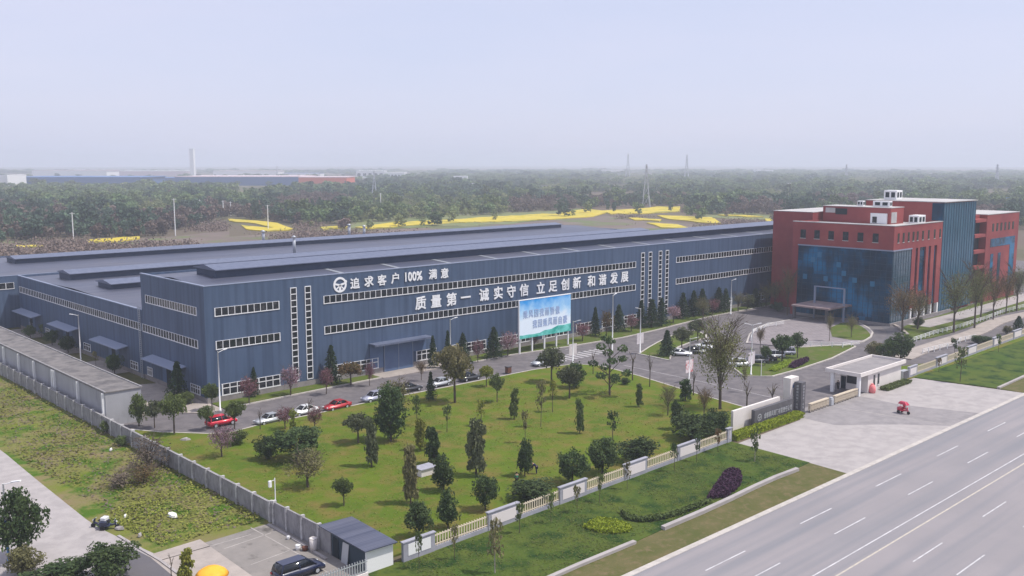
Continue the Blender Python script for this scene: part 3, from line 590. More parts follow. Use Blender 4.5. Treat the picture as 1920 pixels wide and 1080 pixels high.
for i in range(6):
    y = 128.9 - i * 3.95; gw = mb(RB).box(225.94, y - .75, 20.45, 225.999, y + .75, 22.65).build('window', 'glass', RB)
    mb(RB).box(225.88, y - .85, 20.3, 225.939, y + .85, 20.45).build('sill', 'redgrey', gw)
for i, x in enumerate((228.4, 231.2, 234.0, 236.7, 239.1, 242.2, 245.6, 249.2, 252.6)):
    gw = mb(RB).box(x - .45, 104.44, 20.5, x + .45, 104.499, 22.8).build('window', 'glass', RB)
    mb(RB).box(x - .55, 104.38, 20.35, x + .55, 104.439, 20.5).build('sill', 'redgrey', gw)
# vertical piers and dark window slots on the south front
dk = mb(RB).box(236.4, 104.9, 3.2, 254, 105.0, 18.6).build('slot_glazing', 'curtain', RB)
for (x0, x1) in ((236.4, 238.6), (239.9, 241.0), (244.6, 246.2), (247.6, 249.6), (251.3, 254.0)):
    mb(RB).box(x0, 104.5, 3.2, x1, 104.899, 18.6).build('pier', 'redtile', RB)
mb(RB).box(241.0, 104.7, 3.2, 244.6, 104.898, 7.2).build('spandrel', 'redtile', RB)
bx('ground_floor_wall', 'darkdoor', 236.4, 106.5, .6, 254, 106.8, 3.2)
for x in (237.6, 241.5, 245.5, 249.5, 253.5): mb(RB).box(x - .4, 104.5, .6, x + .4, 105.3, 3.2).build('column', 'white', RB)
bx('arcade_soffit', 'redtile', 236.4, 105.0, 3.2, 254, 106.8, 3.5)
# penthouse block, tower and right wing
bx('penthouse', 'redtile', 240, 112.2, 24.1, 247.5, 131.2, 28.3); bx('penthouse_cap', 'redgrey', 239.9, 112.1, 28.3, 247.6, 131.3, 28.45)
ph = mb(RB).box(239.5, 113.0, 24.2, 239.999, 117.4, 26.9).build('penthouse_porch', 'white', RB)
mb(RB).box(239.42, 115.6, 24.4, 239.499, 116.8, 26.0).build('porch_window', 'glass', ph)
bx('penthouse_window', 'redgrey', 240.4, 112.1, 24.4, 243.4, 112.199, 27.2)
bx('penthouse_opening', 'darkdoor', 239.9, 124.2, 26.2, 239.999, 127.5, 27.8); bx('penthouse_panel', 'redgrey', 239.9, 127.6, 26.6, 239.998, 130.4, 27.9)
bx('rear_wing', 'redtile', 236, 131.95, -.3, 262, 144, 26.6); bx('rear_wing_cap', 'redgrey', 235.9, 131.9, 26.6, 262, 144.1, 26.75)
bx('stair_tower', 'redtile', 254.1, 105.2, -.3, 275.9, 126, 29.6)
bx('tower_cap', 'redgrey', 253.9, 104.3, 29.6, 276.1, 126.1, 29.8)
tg = bx('tower_glass', mat('tower_glass', (0.012, 0.070, 0.125), 0.15, spec=.35, var=(0.035, 0.12, 0.19), scale=.5, stretch=(1, 1, .25)), 254.3, 104.6, .6, 275.7, 105.19, 29.4)
f = mb(RB)
for i in range(14): f.box(254.4 + i * 1.62, 104.5, .6, 254.5 + i * 1.62, 104.599, 29.4)
f.build('mullions', mat('tower_mullion', (0.05, 0.11, 0.18), 0.4), tg)
bx('west_tower_glass', 'curtain', 253.95, 104.7, 24.8, 254.09, 107.5, 29.4)
bx('stair_gallery', 'redtile', 276.2, 106.5, -.3, 284, 126, 25.2)
for z in (5.5, 10.0, 14.5, 19.0, 23.3):
    mb(RB).box(276.3, 104.6, z, 284, 106.49, z + .9).build('gallery_slab', 'redtile', RB)
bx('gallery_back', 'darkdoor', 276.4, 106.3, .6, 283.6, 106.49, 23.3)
bx('right_wing', 'redtile', 284.1, 104.5, -.3, 309, 128, 25.2); bx('right_wing_cap', 'redgrey', 284, 104.4, 25.2, 309.1, 128.1, 25.4)
for i in range(6):
    mb(RB).box(288.2 + i * 3.1, 104.44, 20.3, 289.5 + i * 3.1, 104.499, 22.6).build('window', 'glass', RB)
bx('window_band', 'curtain', 287.5, 104.43, 15.8, 306.5, 104.499, 18.2)
bx('window_band', 'curtain', 302.6, 104.42, 3.0, 306.5, 104.428, 18.2)
for x in (288.2, 293.8): mb(RB).box(x, 104.42, 2.5, x + 2.0, 104.499, 13.8).build('window_band', 'curtain', RB)
mb(RB).box(254.1, 126.05, -.3, 300, 140, 25.0).build('rear_wing', 'redtile', RB)
# portal frame and canopy at the entrance
C = mb(RB)
for (yy) in (115.2, 123.3): C.box(223.0, yy - .2, 0.1, 223.4, yy + .2, 8.6)
C.box(223.0, 115.2, 8.35, 223.4, 123.3, 8.6); fr_ = C.build('portal_frame', 'trim', RB)
M['canopy'] = mat('pink_canopy_top', (0.34, 0.27, 0.27), .8, var=(0.22, 0.16, 0.16), scale=.6)
mb(RB).add([(217.5, 126.6, 3.5), (217.5, 116.2, 3.5), (225.9, 114.4, 3.9), (225.9, 125.3, 3.9), (217.5, 126.6, 3.9), (217.5, 116.2, 3.9), (225.9, 114.4, 4.3), (225.9, 125.3, 4.3)],
           [(0, 3, 2, 1), (4, 5, 6, 7), (0, 1, 5, 4), (1, 2, 6, 5), (2, 3, 7, 6), (3, 0, 4, 7)]).build('entrance_canopy', 'canopy', RB)
for (xx, yy) in ((218.5, 126.3), (218.5, 117.3)): mb(RB).box(xx - .3, yy - .3, 0, xx + .3, yy + .3, 3.6).build('canopy_post', 'dark', RB)
# rooftop plant
def hut(x, y, z, sx, sy, sz, label, m='white', cat='rooftop unit'):
    t = thing('rooftop_unit', label, cat, (x, y, z)); o = MB().box(0, 0, 0, sx, sy, sz).build('casing', m, t, bevel=.06)
    for k in range(2): MB().box(sx * (.12 + .45 * k), -.04, sz * .25, sx * (.42 + .45 * k), -.001, sz * .8).build('grille', 'darkdoor', t)
    for k in range(2): MB().box(-.04, sy * (.12 + .45 * k), sz * .25, -.001, sy * (.42 + .45 * k), sz * .8).build('grille', 'darkdoor', t)
hut(257.5, 119, 29.8, 3.6, 3.6, 2.6, 'white rooftop cooling unit on the stair tower, largest of the roof units')
hut(243, 114, 28.45, 1.6, 4.6, 1.5, 'pale rooftop unit row above the red penthouse, right of the small white box'); hut(243.5, 121.6, 28.45, 1.2, 1.6, 1.4, 'small white box on the red penthouse roof')
hut(246, 107.5, 24.1, 4.2, 2.6, 2.3, 'pale plant box between red penthouse and stair tower'); hut(286, 112, 25.4, 6, 3, 1.6, 'pale roof equipment on the right red wing', 'metalgrey')
# ------------------------------------------------------------------ billboard
def billboard_mat():
    m = mat('billboard_print', (0.80, 0.88, 0.95), 0.5); n = m.node_tree.nodes; l = m.node_tree.links; bs = n['Principled BSDF']
    tc = n.new('ShaderNodeTexCoord'); sp = n.new('ShaderNodeSeparateXYZ'); l.new(tc.outputs['Generated'], sp.inputs[0])
    t = n.new('ShaderNodeTexNoise'); t.inputs['Scale'].default_value = 0.35; t.inputs['Detail'].default_value = 5; l.new(tc.outputs['Object'], t.inputs[0])
    a = n.new('ShaderNodeMath'); a.operation = 'MULTIPLY_ADD'; a.inputs[1].default_value = -0.75; l.new(t.outputs[0], a.inputs[0]); l.new(sp.outputs[2], a.inputs[2])
    r = n.new('ShaderNodeValToRGB'); e = r.color_ramp.elements; e[0].position = 0.05; e[0].color = (0.76, 0.86, 0.95, 1); e[1].position = .62; e[1].color = (0.03, 0.32, 0.78, 1)
    x = e.new(0.3); x.color = (0.42, 0.68, 0.92, 1); l.new(a.outputs[0], r.inputs[0]); l.new(r.outputs[0], bs.inputs['Base Color']); return m
BB = thing('billboard', 'large sky-blue billboard with a green hill strip on five white posts', 'billboard', (135.5, 142, 0))
pn = mb(BB).box(135.5, 141.85, 3.2, 151.1, 142.15, 11.35).build('panel', billboard_mat(), BB)
gm = mat('green_hills_print', (0.02, 0.42, 0.33), 0.6, var=(0.012, 0.24, 0.20), scale=.6, var2=(0.2, 0.66, 0.6), scale2=.25)
hp = [(135.5, 3.2), (151.1, 3.2), (151.1, 4.9), (149, 4.75), (147, 4.85), (145, 4.3), (143, 4.3), (141.5, 3.9), (139.5, 3.85), (138, 3.95), (136.5, 3.9), (135.5, 4.0)]
h = mb(BB); h.add([(x, 141.83, z) for x, z in hp] + [(x, 141.849, z) for x, z in hp], [tuple(range(12)), tuple(reversed(range(12, 24)))] + [(i, 12 + i, 12 + (i + 1) % 12, (i + 1) % 12) for i in range(12)])
h.build('hill_print', gm, pn)
M['bbtxt'] = mat('pale_blue_lettering', (0.36, 0.47, 0.70), .6)
for tx, x0, z0, st in (('乘风因我而骄傲', 137.2, 8.3, 1.62), ('我因乘风而自豪', 140.0, 6.0, 1.55)):
    for i, ch in enumerate(tx):
        vs, fs = wall_glyphs(ch, 1.6, 0.015); mb(BB).add([(v[0] * .85 + x0 + i * st, 141.80 - v[2] * .2, v[1] * 1.15 + z0) for v in vs], fs).build('slogan_letter', 'bbtxt', pn)
for i in range(5): mb(BB).box(135.8 + i * 3.7, 142.16, -.1, 136.1 + i * 3.7, 142.46, 11.2).build('post', 'white', BB)
fr = mb(BB); fr.box(135.4, 141.80, 11.35, 151.2, 142.2, 11.45); fr.box(135.38, 141.8, 3.1, 135.495, 142.2, 11.35); fr.build('edge_frame', 'white', BB)
# ------------------------------------------------------------------ gate, sign walls, guard house
SG = thing('sign_wall', 'cream entrance wall behind the dark lettered sign wall at the gate', 'wall', (119, 78.3, 0))
mb(SG).box(119.0, 78.2, -.2, 132.0, 78.6, 3.1).build('wall', 'cream', SG)
SD = thing('sign_wall', 'dark grey company sign wall with pale emblem and letters above the yellow hedge', 'sign', (122.8, 77.0, 0))
mb(SD).box(122.8, 76.9, -.2, 133.9, 77.5, 2.75).build('stone_slab', 'dark', SD)
M['sletter'] = mat('steel_letter', (0.42, 0.42, 0.45), .4, metal=.2)
for i, ch in enumerate('成都乘风阀门有限责任公司'):
    vs, fs = wall_glyphs(ch, 0.62, 0.03); mb(SD).add([(v[0] + 125.6 + i * .68, 76.85 - v[2] * .3, v[1] * 1.5 + 1.45) for v in vs], fs).build('sign_letter', 'sletter', SD)
e = mb(SD); n_ = 24
e.add([(124.1 + r_ * math.cos(2 * math.pi * i / n_), 76.86, 1.45 + r_ * math.sin(2 * math.pi * i / n_)) for i in range(n_) for r_ in (.42, .58)], [(2 * i, 2 * i + 1, (2 * i + 3) % (2 * n_), (2 * i + 2) % (2 * n_)) for i in range(n_)])
for a in (10, 170, 270): e.bar((124.1, 76.87, 1.42), (124.1 + .5 * math.cos(R(a)), 76.87, 1.45 + .5 * math.sin(R(a))), .16, .02, up=(0, 1, 0))
e.build('wheel_emblem', 'sletter', SD)
GPl = thing('gate_pillar', 'tall white gate pillar with a small blue logo near its top', 'pillar', (135.9, 78.6, 0))
mb(GPl).box(134.9, 78.1, -.2, 137.4, 79.4, 5.6).build('shaft', 'cream', GPl)
lg = mb(GPl); lg.add([(135.5, 78.06, 4.55), (136.0, 78.06, 4.8), (136.9, 78.06, 4.8), (136.6, 78.06, 4.68), (136.1, 78.06, 4.66), (135.75, 78.06, 4.5)], [(0, 5, 4, 3, 2, 1)])
lg.build('logo_bar', mat('logo_blue', (0.03, 0.12, 0.35), .5), GPl)
for i in range(3): mb(GPl).box(135.55 + i * .42, 78.05, 4.0, 135.85 + i * .42, 78.09, 4.38).box(135.63 + i * .42, 78.045, 4.1, 135.77 + i * .42, 78.049, 4.26).build('logo_letter', 'logo_blue', GPl) if False else mb(GPl).box(135.55 + i * .42, 78.05, 4.0, 135.85 + i * .42, 78.09, 4.38).build('logo_letter', bpy.data.materials['logo_blue'], GPl)
GD = thing('gate_pillar', 'dark stone gate pillar with a column of small letters, in front of the white one', 'pillar', (136.2, 77.3, 0))
mb(GD).box(135.7, 76.6, -.2, 137.0, 77.9, 5.0).build('shaft', 'dark', GD)
for i, ch in enumerate('成都乘风阀门有限责任公司'[:8]):
    vs, fs = wall_glyphs(ch, 0.42, 0.02); mb(GD).add([(135.65 - v[2] * .3, 77.25 - v[0], v[1] + 4.4 - i * .5) for v in vs], fs).build('sign_letter', 'sletter', GD)
    mb(GD).add([(136.35 + v[0], 76.56 - v[2] * .3, v[1] + 4.4 - i * .5) for v in vs], fs).build('sign_letter', 'sletter', GD)
def sliding_gate(x0, x1, y, label):
    t = thing('sliding_gate', label, 'gate', (x0, y, 0), 0, 'folding gate leaves across the entrance')
    b_ = MB(); n = int((x1 - x0) / .45)
    for i in range(n + 1):
        x = i * (x1 - x0) / n; b_.box(x - .05, -.12, .12, x + .05, -.03, 1.35); b_.box(x - .05, .25, .12, x + .05, .34, 1.35)
        b_.bar((x, .1, 1.30), (x, -.1, 1.30), .09, .35)
    for i in range(n):
        xa, xb = i * (x1 - x0) / n, (i + 1) * (x1 - x0) / n
        for a_, c_ in ((.2, 1.2), (1.2, .2)): b_.bar((xa, -.075, a_), (xb, -.075, c_), .05, .06); b_.bar((xa, .295, a_), (xb, .295, c_), .05, .06)
    b_.box(0, -.15, 1.28, x1 - x0, .37, 1.42); b_.build('lattice', 'railcream', t)
    w_ = MB()
    for i in range(0, n + 1, 2): w_.box(i * (x1 - x0) / n - .06, -.1, .0, i * (x1 - x0) / n + .06, .3, .12)
    w_.build('rollers', 'black', t); return t
sliding_gate(137.4, 143.2, 75.9, 'left leaf of the cream folding gate, next to the dark pillar'); sliding_gate(145.2, 153.3, 75.8, 'right leaf of the cream folding gate, reaching the guard house')
t = thing('gate_motor', 'small grey drive unit standing between the two gate leaves', 'gate motor', (144.2, 75.9, 0))
MB().box(-.4, -.3, 0, .4, .35, 1.1).box(-.3, -.2, 1.1, .3, .25, 1.35).build('housing', 'metalgrey', t, bevel=.05)
GH = thing('guard_house', 'small cream guard house with flat parapet roof and open front beside the gate', 'guard house', (153.5, 75.6, 0))
mb(GH).box(156.6, 75.7, 0, 169.4, 80.9, 3.5).build('wall', 'cream', GH)
mb(GH).box(153.0, 75.4, 3.5, 170.0, 81.6, 3.7).build('roof', 'asphL', GH)
rp = mb(GH); rp.box(152.8, 75.2, 3.45, 170.2, 75.45, 4.1); rp.box(152.8, 81.55, 3.45, 170.2, 81.8, 4.1); rp.box(152.8, 75.46, 3.45, 153.05, 81.54, 4.1); rp.box(169.95, 75.46, 3.45, 170.2, 81.54, 4.1); rp.build('parapet', 'cream', GH)
for yy in (75.75, 80.6): mb(GH).box(153.1, yy - .25, -.1, 153.6, yy + .3, 3.5).build('column', 'white', GH)
mb(GH).box(156.53, 77.2, 1.2, 156.599, 79.6, 2.6).build('window', 'glass', GH); mb(GH).box(156.53, 79.8, .05, 156.598, 80.7, 2.3).build('door', 'darkdoor', GH)
for xx in (158.6, 160.2):
    gw = mb(GH).box(xx, 75.63, 1.0, xx + .55, 75.699, 2.9).build('window', 'glass', GH)
    mb(GH).box(xx - .1, 75.58, .9, xx + .65, 75.629, 1.0).build('sill', 'white', gw)
t = thing('utility_cabinet', 'grey steel cabinet behind the guard house at the end of the fence', 'cabinet', (170.6, 75.8, 0))
MB().box(0, 0, 0, 2.2, .9, 1.7).build('body', 'metalgrey', t); MB().box(.1, -.03, .15, 1.05, -.001, 1.6).box(1.15, -.03, .15, 2.1, -.001, 1.6).build('door', 'dark', t)
# ------------------------------------------------------------------ front fence
def fence(name, label, segs, y0, y1, x0, x1):
    t = thing(name, label, 'fence', (x0, y0, 0))
    Yf = lambda x: y0 + (y1 - y0) * (x - x0) / (x1 - x0)
    def ob(b_, xa, xb, z0, z1, d0, d1):                             # oriented slab along the fence
        b_.add([(x, Yf(x) + d, z) for z in (z0, z1) for x, d in ((xa, d0), (xb, d0), (xb, d1), (xa, d1))], [(0, 3, 2, 1), (4, 5, 6, 7), (0, 1, 5, 4), (1, 2, 6, 5), (2, 3, 7, 6), (3, 0, 4, 7)])
    for kind, a, c in segs:
        if kind == 'r':
            b_ = mb(t); ob(b_, a, c, -.3, .5, -.12, .12); b_.build('plinth', 'fencegrey', t)
            b_ = mb(t); n = max(2, int((c - a) / .36))
            for i in range(n + 1):
                x = a + (c - a) * i / n; ob(b_, x - .065, x + .065, .5, 1.78, -.04, .04)
            ob(b_, a, c, 1.55, 1.66, -.055, .055); ob(b_, a, c, .62, .70, -.055, .055); b_.build('railing', 'railcream', t)
        else:
            b_ = mb(t); ob(b_, a, c, -.3, 2.0, -.18, .18); b_.build('wall_panel', 'fencegrey', t)
            b_ = mb(t); ob(b_, a - .1, c + .1, 2.0, 2.12, -.25, .25); b_.build('coping', 'fencegrey', t)
            if kind == 'p':
                b_ = mb(t); ob(b_, a + .6, a + (c - a) * .52, .55, 1.75, -.215, -.185); b_.build('poster', 'white', t)
                b_ = mb(t); ob(b_, a + (c - a) * .56, c - .6, .55, 1.75, -.215, -.185); b_.build('poster', 'white', t)
            else:
                b_ = mb(t); ob(b_, a + .45, c - .45, .5, 1.72, -.215, -.185); b_.build('white_panel', 'panelwhite', t)
    return t
fx = lambda px: G(px, 1052 - (px - 745) * 0.3613)[0]
segs = [('p' if i == 0 else k, fx(a) + .02, fx(c) - .02) for i, (k, a, c) in enumerate([('w', 748, 808), ('r', 808, 908), ('w', 908, 966), ('r', 966, 1043), ('w', 1043, 1094), ('r', 1094, 1166), ('w', 1166, 1208), ('r', 1208, 1266), ('w', 1266, 1308), ('r', 1308, 1360), ('w', 1360, 1368)])]
fence('front_fence', 'cream railing fence with grey wall panels along the park lawn', segs, 74.15, 75.5, 53.7, 114)
sg = []; x = 173.2; kinds = [('r', 7.5), ('w', 6.5), ('r', 8.5)]; i = 0
seq = [('w', 3.6), ('r', 9.0), ('w', 5.2), ('r', 10.5), ('w', 5.0), ('r', 9.5)]
while x < 330:
    k, L_ = seq[i % 6]; sg.append((k, x + .02, x + L_ - .02)); x += L_; i += 1
fence('front_fence', 'cream fence with white panels running from the guard house to the right edge', sg, 76.0, 78.4, 173.2, 330)
# white picket rails round court and walkway
def rail(label, pts, h=1.1, sp=2.2, group='white pedestrian rails around the entrance court'):
    t = thing('guard_rail', label, 'railing', (pts[0][0], pts[0][1], 0), 0, group); b_ = mb(t); acc = 0
    for a, c in zip(pts, pts[1:]):
        for z in (h * .45, h * .72, h): b_.bar((a[0], a[1], z), (c[0], c[1], z), .07, .07)
    b_.build('rails', 'white', t); L_ = []
    for a, c in zip(pts, pts[1:]):
        d = math.hypot(c[0] - a[0], c[1] - a[1]); k = max(1, int(d / sp))
        for i in range(k): L_.append((a[0] + (c[0] - a[0]) * i / k, a[1] + (c[1] - a[1]) * i / k))
    for p in L_[:95]: mb(t).box(p[0] - .07, p[1] - .07, -.1, p[0] + .07, p[1] + .07, h + .05).build('post', 'white', t)
rail('white rail along the upper edge of the curved walkway', GP((1702, 645), (1750, 629), (1800, 616), (1850, 600), (1880, 588), (1930, 575)))
rail('white rail along the near edge of the walkway behind the cream fence', GP((1730, 664), (1762, 656), (1790, 650), (1800, 642), (1830, 636)))
rail('white rail across the near edge of the paved court', GP((1475, 648), (1520, 650), (1580, 652), (1612, 648)))
rail('white rail around the left edge of the paved court', GP((1408, 640), (1412, 626), (1440, 614), (1470, 610)))
# ------------------------------------------------------------------ lamps, poles, small things
def lamp(px, py, top, label, arm=1, banner=None, single=True, dr=(0, -1)):
    X, Y = G(px, py); h = hgt(px, py, top); t = thing('street_lamp', label, 'street lamp', (X, Y, 0), 0, 'white street lamps of the factory yard')
    MB().tube([(0, 0, 0), (0, 0, h)], [.13, .08], 8).lathe(0, 0, [(.22, 0), (.22, .3), (.14, .45)], 8).build('pole', 'white', t, True)
    for s_ in ((1,) if arm == 1 else (1, -1)):
        dx, dy = dr[0] * s_, dr[1] * s_; a = MB(); a.tube([(0, 0, h - .2), (dx * .6, dy * .6, h), (dx * 1.1, dy * 1.1, h + .12)], .045, 6)
        ao = a.build('arm', 'white', t); MB().bar((dx * 1.0, dy * 1.0, h + .12), (dx * 1.65, dy * 1.65, h + .22), .26, .1).build('lamp_head', 'white', ao)
    if banner:
        z = h * .22
        for s_ in (-1, 1): MB().box(s_ * .95 - .5 if s_ < 0 else .15, -.03, z, -.15 if s_ < 0 else 1.1, .03, z + 2.3).build('banner', banner, t) if s_ > 0 else MB().box(-1.1, -.03, z, -.15, .03, z + 2.3).build('banner', banner, t)
bn = mat('pale_banner', (0.72, 0.66, 0.68), .8, var=(0.55, 0.5, 0.52), scale=1.2); bnr = mat('red_white_banner', (0.75, 0.66, 0.66), .8, var=(0.55, 0.10, 0.11), scale=1.3, fac=(.5, .62))
LM = [(413, 772, 659, 'white street lamp at the factory corner beside the red car', 1, None, (1, .1)), (152, 680, 590, 'white street lamp by the second awning of the low wing', 1, None, (-.9, .4)), (8, 614, 543, 'white street lamp at the far left edge', 1, None, (-.9, .4)),
      (845, 700, 598, 'white street lamp in front of the ribbon windows, left of the billboard', 1, None, (.9, -.2)), (1074, 684, 602, 'white street lamp just right of the billboard with a pale banner', 1, bn, (.6, -.7)), (1148, 662, 553, 'tall white street lamp against the facade right of the billboard', 1, None, (.9, .2)),
      (1200, 663, 578, 'white street lamp at the tip of the parking island with pale banner', 1, bn, (-.8, .2)), (1292, 716, 634, 'white street lamp with red and white banners by the parking cars', 1, bnr, (.5, -.8)),
      (1370, 590, 525, 'white street lamp before the far end of the facade', 1, None, (.8, -.3)), (1408, 704, 608, 'white street lamp with twin banners beside the court lawn', 2, bn, (.7, -.7)), (1427, 706, 665, 'short pale post on the court lawn', 0, None, (1, 0))]
for (a_, b_, c_, l_, ar, bnn, dr) in LM:
    if ar: lamp(a_, b_, c_, l_, ar, bnn, dr=dr)
t = thing('signpost', 'short plain white post standing on the court lawn', 'post', (*G(1427, 706), 0)); MB().tube([(0, 0, 0), (0, 0, 3.2)], .07, 8).build('pole', 'white', t)
t = thing('street_lamp', 'blue and white street lamp pole cut off at the bottom left corner', 'street lamp', (25.6, 101.5, 0))
hN = 8.2; bl = mat('blue_pole_paint', (0.05, 0.22, 0.55), .4)
MB().tube([(0, 0, 0), (0, 0, 4.4)], .12, 10).build('pole_base', bl, t, True); MB().tube([(0, 0, 4.4), (0, 0, hN)], [.11, .08], 10).build('pole', 'white', t, True)
ao = MB().tube([(0, 0, hN - .1), (.9, -1.0, hN + .25)], .05, 8).build('arm', 'white', t); MB().bar((.6, -.65, hN + .2), (1.25, -1.35, hN + .35), .3, .1).build('lamp_head', 'white', ao)
t = thing('camera_pole', 'thin white pole with a small camera on the boundary wall', 'camera pole', (50.6, 92.4, 0)); MB().tube([(0, 0, 0), (0, 0, 5.2)], .06, 8).build('pole', 'white', t); MB().box(-.75, -.15, 4.3, -.45, .15, 5.0).bar((-.5, 0, 4.95), (0, 0, 5.0), .05, .05).build('camera', 'white', t)
for i, (px, py) in enumerate(((845, 560), )): pass
t = thing('small_booth', 'small white box with grey lid on the park lawn between the shrubs', 'utility box', (*G(797, 890), 0.1)); MB().box(-1.2, -.8, 0, 1.2, .8, .9).build('box', 'cream', t); MB().prism([(-1.35, -.95), (1.35, -.95), (1.35, .95), (-1.35, .95)], .9, 1.02).build('lid', 'fencegrey', t)
for (px, py, l_) in ((953, 700, 'brown waste bin at the road edge of the park lawn'), ):
    t = thing('waste_bin', l_, 'bin', (*G(px, py), 0)); MB().box(-.5, -.4, .1, .5, .4, 1.25).build('body', 'rust', t, bevel=.05); MB().box(-.55, -.45, 1.25, .55, .45, 1.4).build('lid', 'dark', t)
# corner shed and its clutter
S2 = thing('corner_shed', 'small dark shed with blue-grey sheet roof where fence and wall meet', 'shed', (50.4, 74.2, 0))
mb(S2).box(50.3, 74.5, 0, 53.4, 80.5, 2.35).build('wall', mat('dark_teal_sheet', (0.035, 0.055, 0.075), .7), S2)
mb(S2).box(50.3, 74.3, 0, 53.5, 74.5, 2.3).build('front_wall', 'white', S2)
mb(S2).add([(49.9, 73.9, 2.55), (53.8, 73.9, 2.45), (53.9, 82.2, 2.75), (49.9, 82.4, 2.8), (49.9, 73.9, 2.45), (53.8, 73.9, 2.35), (53.9, 82.2, 2.65), (49.9, 82.4, 2.7)], [(0, 1, 2, 3), (7, 6, 5, 4), (0, 4, 5, 1), (1, 5, 6, 2), (2, 6, 7, 3), (3, 7, 4, 0)]).build('roof', 'roof', S2)
mb(S2).add([(50.0, 77.3, .05), (50.0, 78.4, .05), (50.27, 78.4, 2.1), (50.27, 77.3, 2.1), (50.06, 77.3, .05), (50.06, 78.4, .05), (50.298, 78.4, 2.1), (50.298, 77.3, 2.1)], [(0, 3, 2, 1), (4, 5, 6, 7), (0, 1, 5, 4), (2, 3, 7, 6), (1, 2, 6, 5), (0, 4, 7, 3)]).build('leaning_board', 'metalgrey', S2)
mb(S2).box(50.24, 79.2, 0.05, 50.299, 80.2, 2.1).build('doorway', 'darkdoor', S2)
SF = thing('picket_fence', 'short grey steel picket fence with white wall beside the parking pad', 'fence', (44, 73.9, 0))
b_ = mb(SF)
for i in range(22): b_.box(43.6 + i * .3, 73.95, .3, 43.68 + i * .3, 74.03, 1.75)
b_.box(43.4, 73.97, 1.45, 50.2, 74.02, 1.53); b_.box(43.4, 73.97, .5, 50.2, 74.02, .58); b_.build('railing', 'metalgrey', SF); mb(SF).box(36, 73.88, -.2, 50.2, 74.1, .38).build('plinth', 'cream', SF)
mb(SF).box(41.9, 73.8, -.2, 43.3, 74.2, 1.6).build('wall_panel', 'cream', SF)
def barrel(px, py, r, h, m, label, cat='bucket', name='bucket'):
    X, Y = G(px, py); t = thing(name, label, cat, (X, Y, .06)); MB().lathe(0, 0, [(r * .82, 0), (r, h), (r * .9, h), (r * .7, h * .9)], 14).build('body', m, t, True); MB().lathe(0, 0, [(r * 1.05, h - .05), (r * 1.05, h)], 14).build('rim', m, t)
barrel(588, 1033, .42, 1.35, 'cream', 'tall cream drum by the stained wall on the parking pad', 'drum', 'drum'); barrel(559, 1032, .28, .55, 'white', 'white bucket lying left of the cream drum'); barrel(541, 1012, .2, .35, 'white', 'small white bucket near the wall foot, farthest of the clutter')
barrel(572, 1033, .33, .4, bpy.data.materials['rust_brown'], 'low reddish tub between white bucket and cream drum', 'tub', 'tub')
def scrap(px, py, s, label, m='white'):
    X, Y = G(px, py); rng = random.Random(int(px)); t = thing('rubbish_sheet', label, 'rubbish', (X, Y, .1), rng.random() * 3, 'pale rubbish lying in the weeds'); n = 7; b_ = MB()
    p = [(s * math.cos(2 * math.pi * k / n) * rng.uniform(.6, 1), s * .6 * math.sin(2 * math.pi * k / n) * rng.uniform(.6, 1)) for k in range(n)]
    b_.add([(x, y, .02) for x, y in p] + [(x * .8, y * .8, rng.uniform(.15, .4)) for x, y in p] + [(0, 0, .35)], [(i, (i + 1) % n, n + (i + 1) % n, n + i) for i in range(n)] + [(n + i, n + (i + 1) % n, 2 * n) for i in range(n)]); b_.build('sheet', m, t)
scrap(324, 970, 1.0, 'largest white plastic sheet lying in the weeds'); scrap(235, 972, .45, 'small white scrap in the weeds beside the lane'); scrap(225, 993, .8, 'pale rubbish heap behind the motor tricycle', 'conc'); scrap(262, 1007, .4, 'small pale scrap at the weed lot corner', 'conc'); scrap(208, 846, .4, 'tiny white scrap high in the weed lot'); scrap(238, 1022, .35, 'dark-edged pale scrap beside the lane end', 'conc')
scrap(348, 826, .9, 'flat pale stone on the lawn left of the blossom tree', 'conc')
# orange parasol at the bottom edge
t = thing('parasol', 'orange domed parasol at the bottom edge beside the dark minivan', 'parasol', (*G(397, 1063, 2.5), 0)); pr = MB(); n = 16
pr.lathe(0, 0, [(1.55, 1.75), (1.25, 2.1), (.8, 2.38), (.3, 2.52), (.02, 2.55)], n); pr.build('canopy', mat('orange_fabric', (0.85, 0.36, 0.02), .6, var=(0.9, 0.48, 0.05), scale=.8), t, True); MB().tube([(0, 0, 0), (0, 0, 2.5)], .04, 8).build('pole', 'metalgrey', t); MB().lathe(0, 0, [(.35, 0), (.35, .12), (.08, .3)], 12).build('base', 'dark', t)
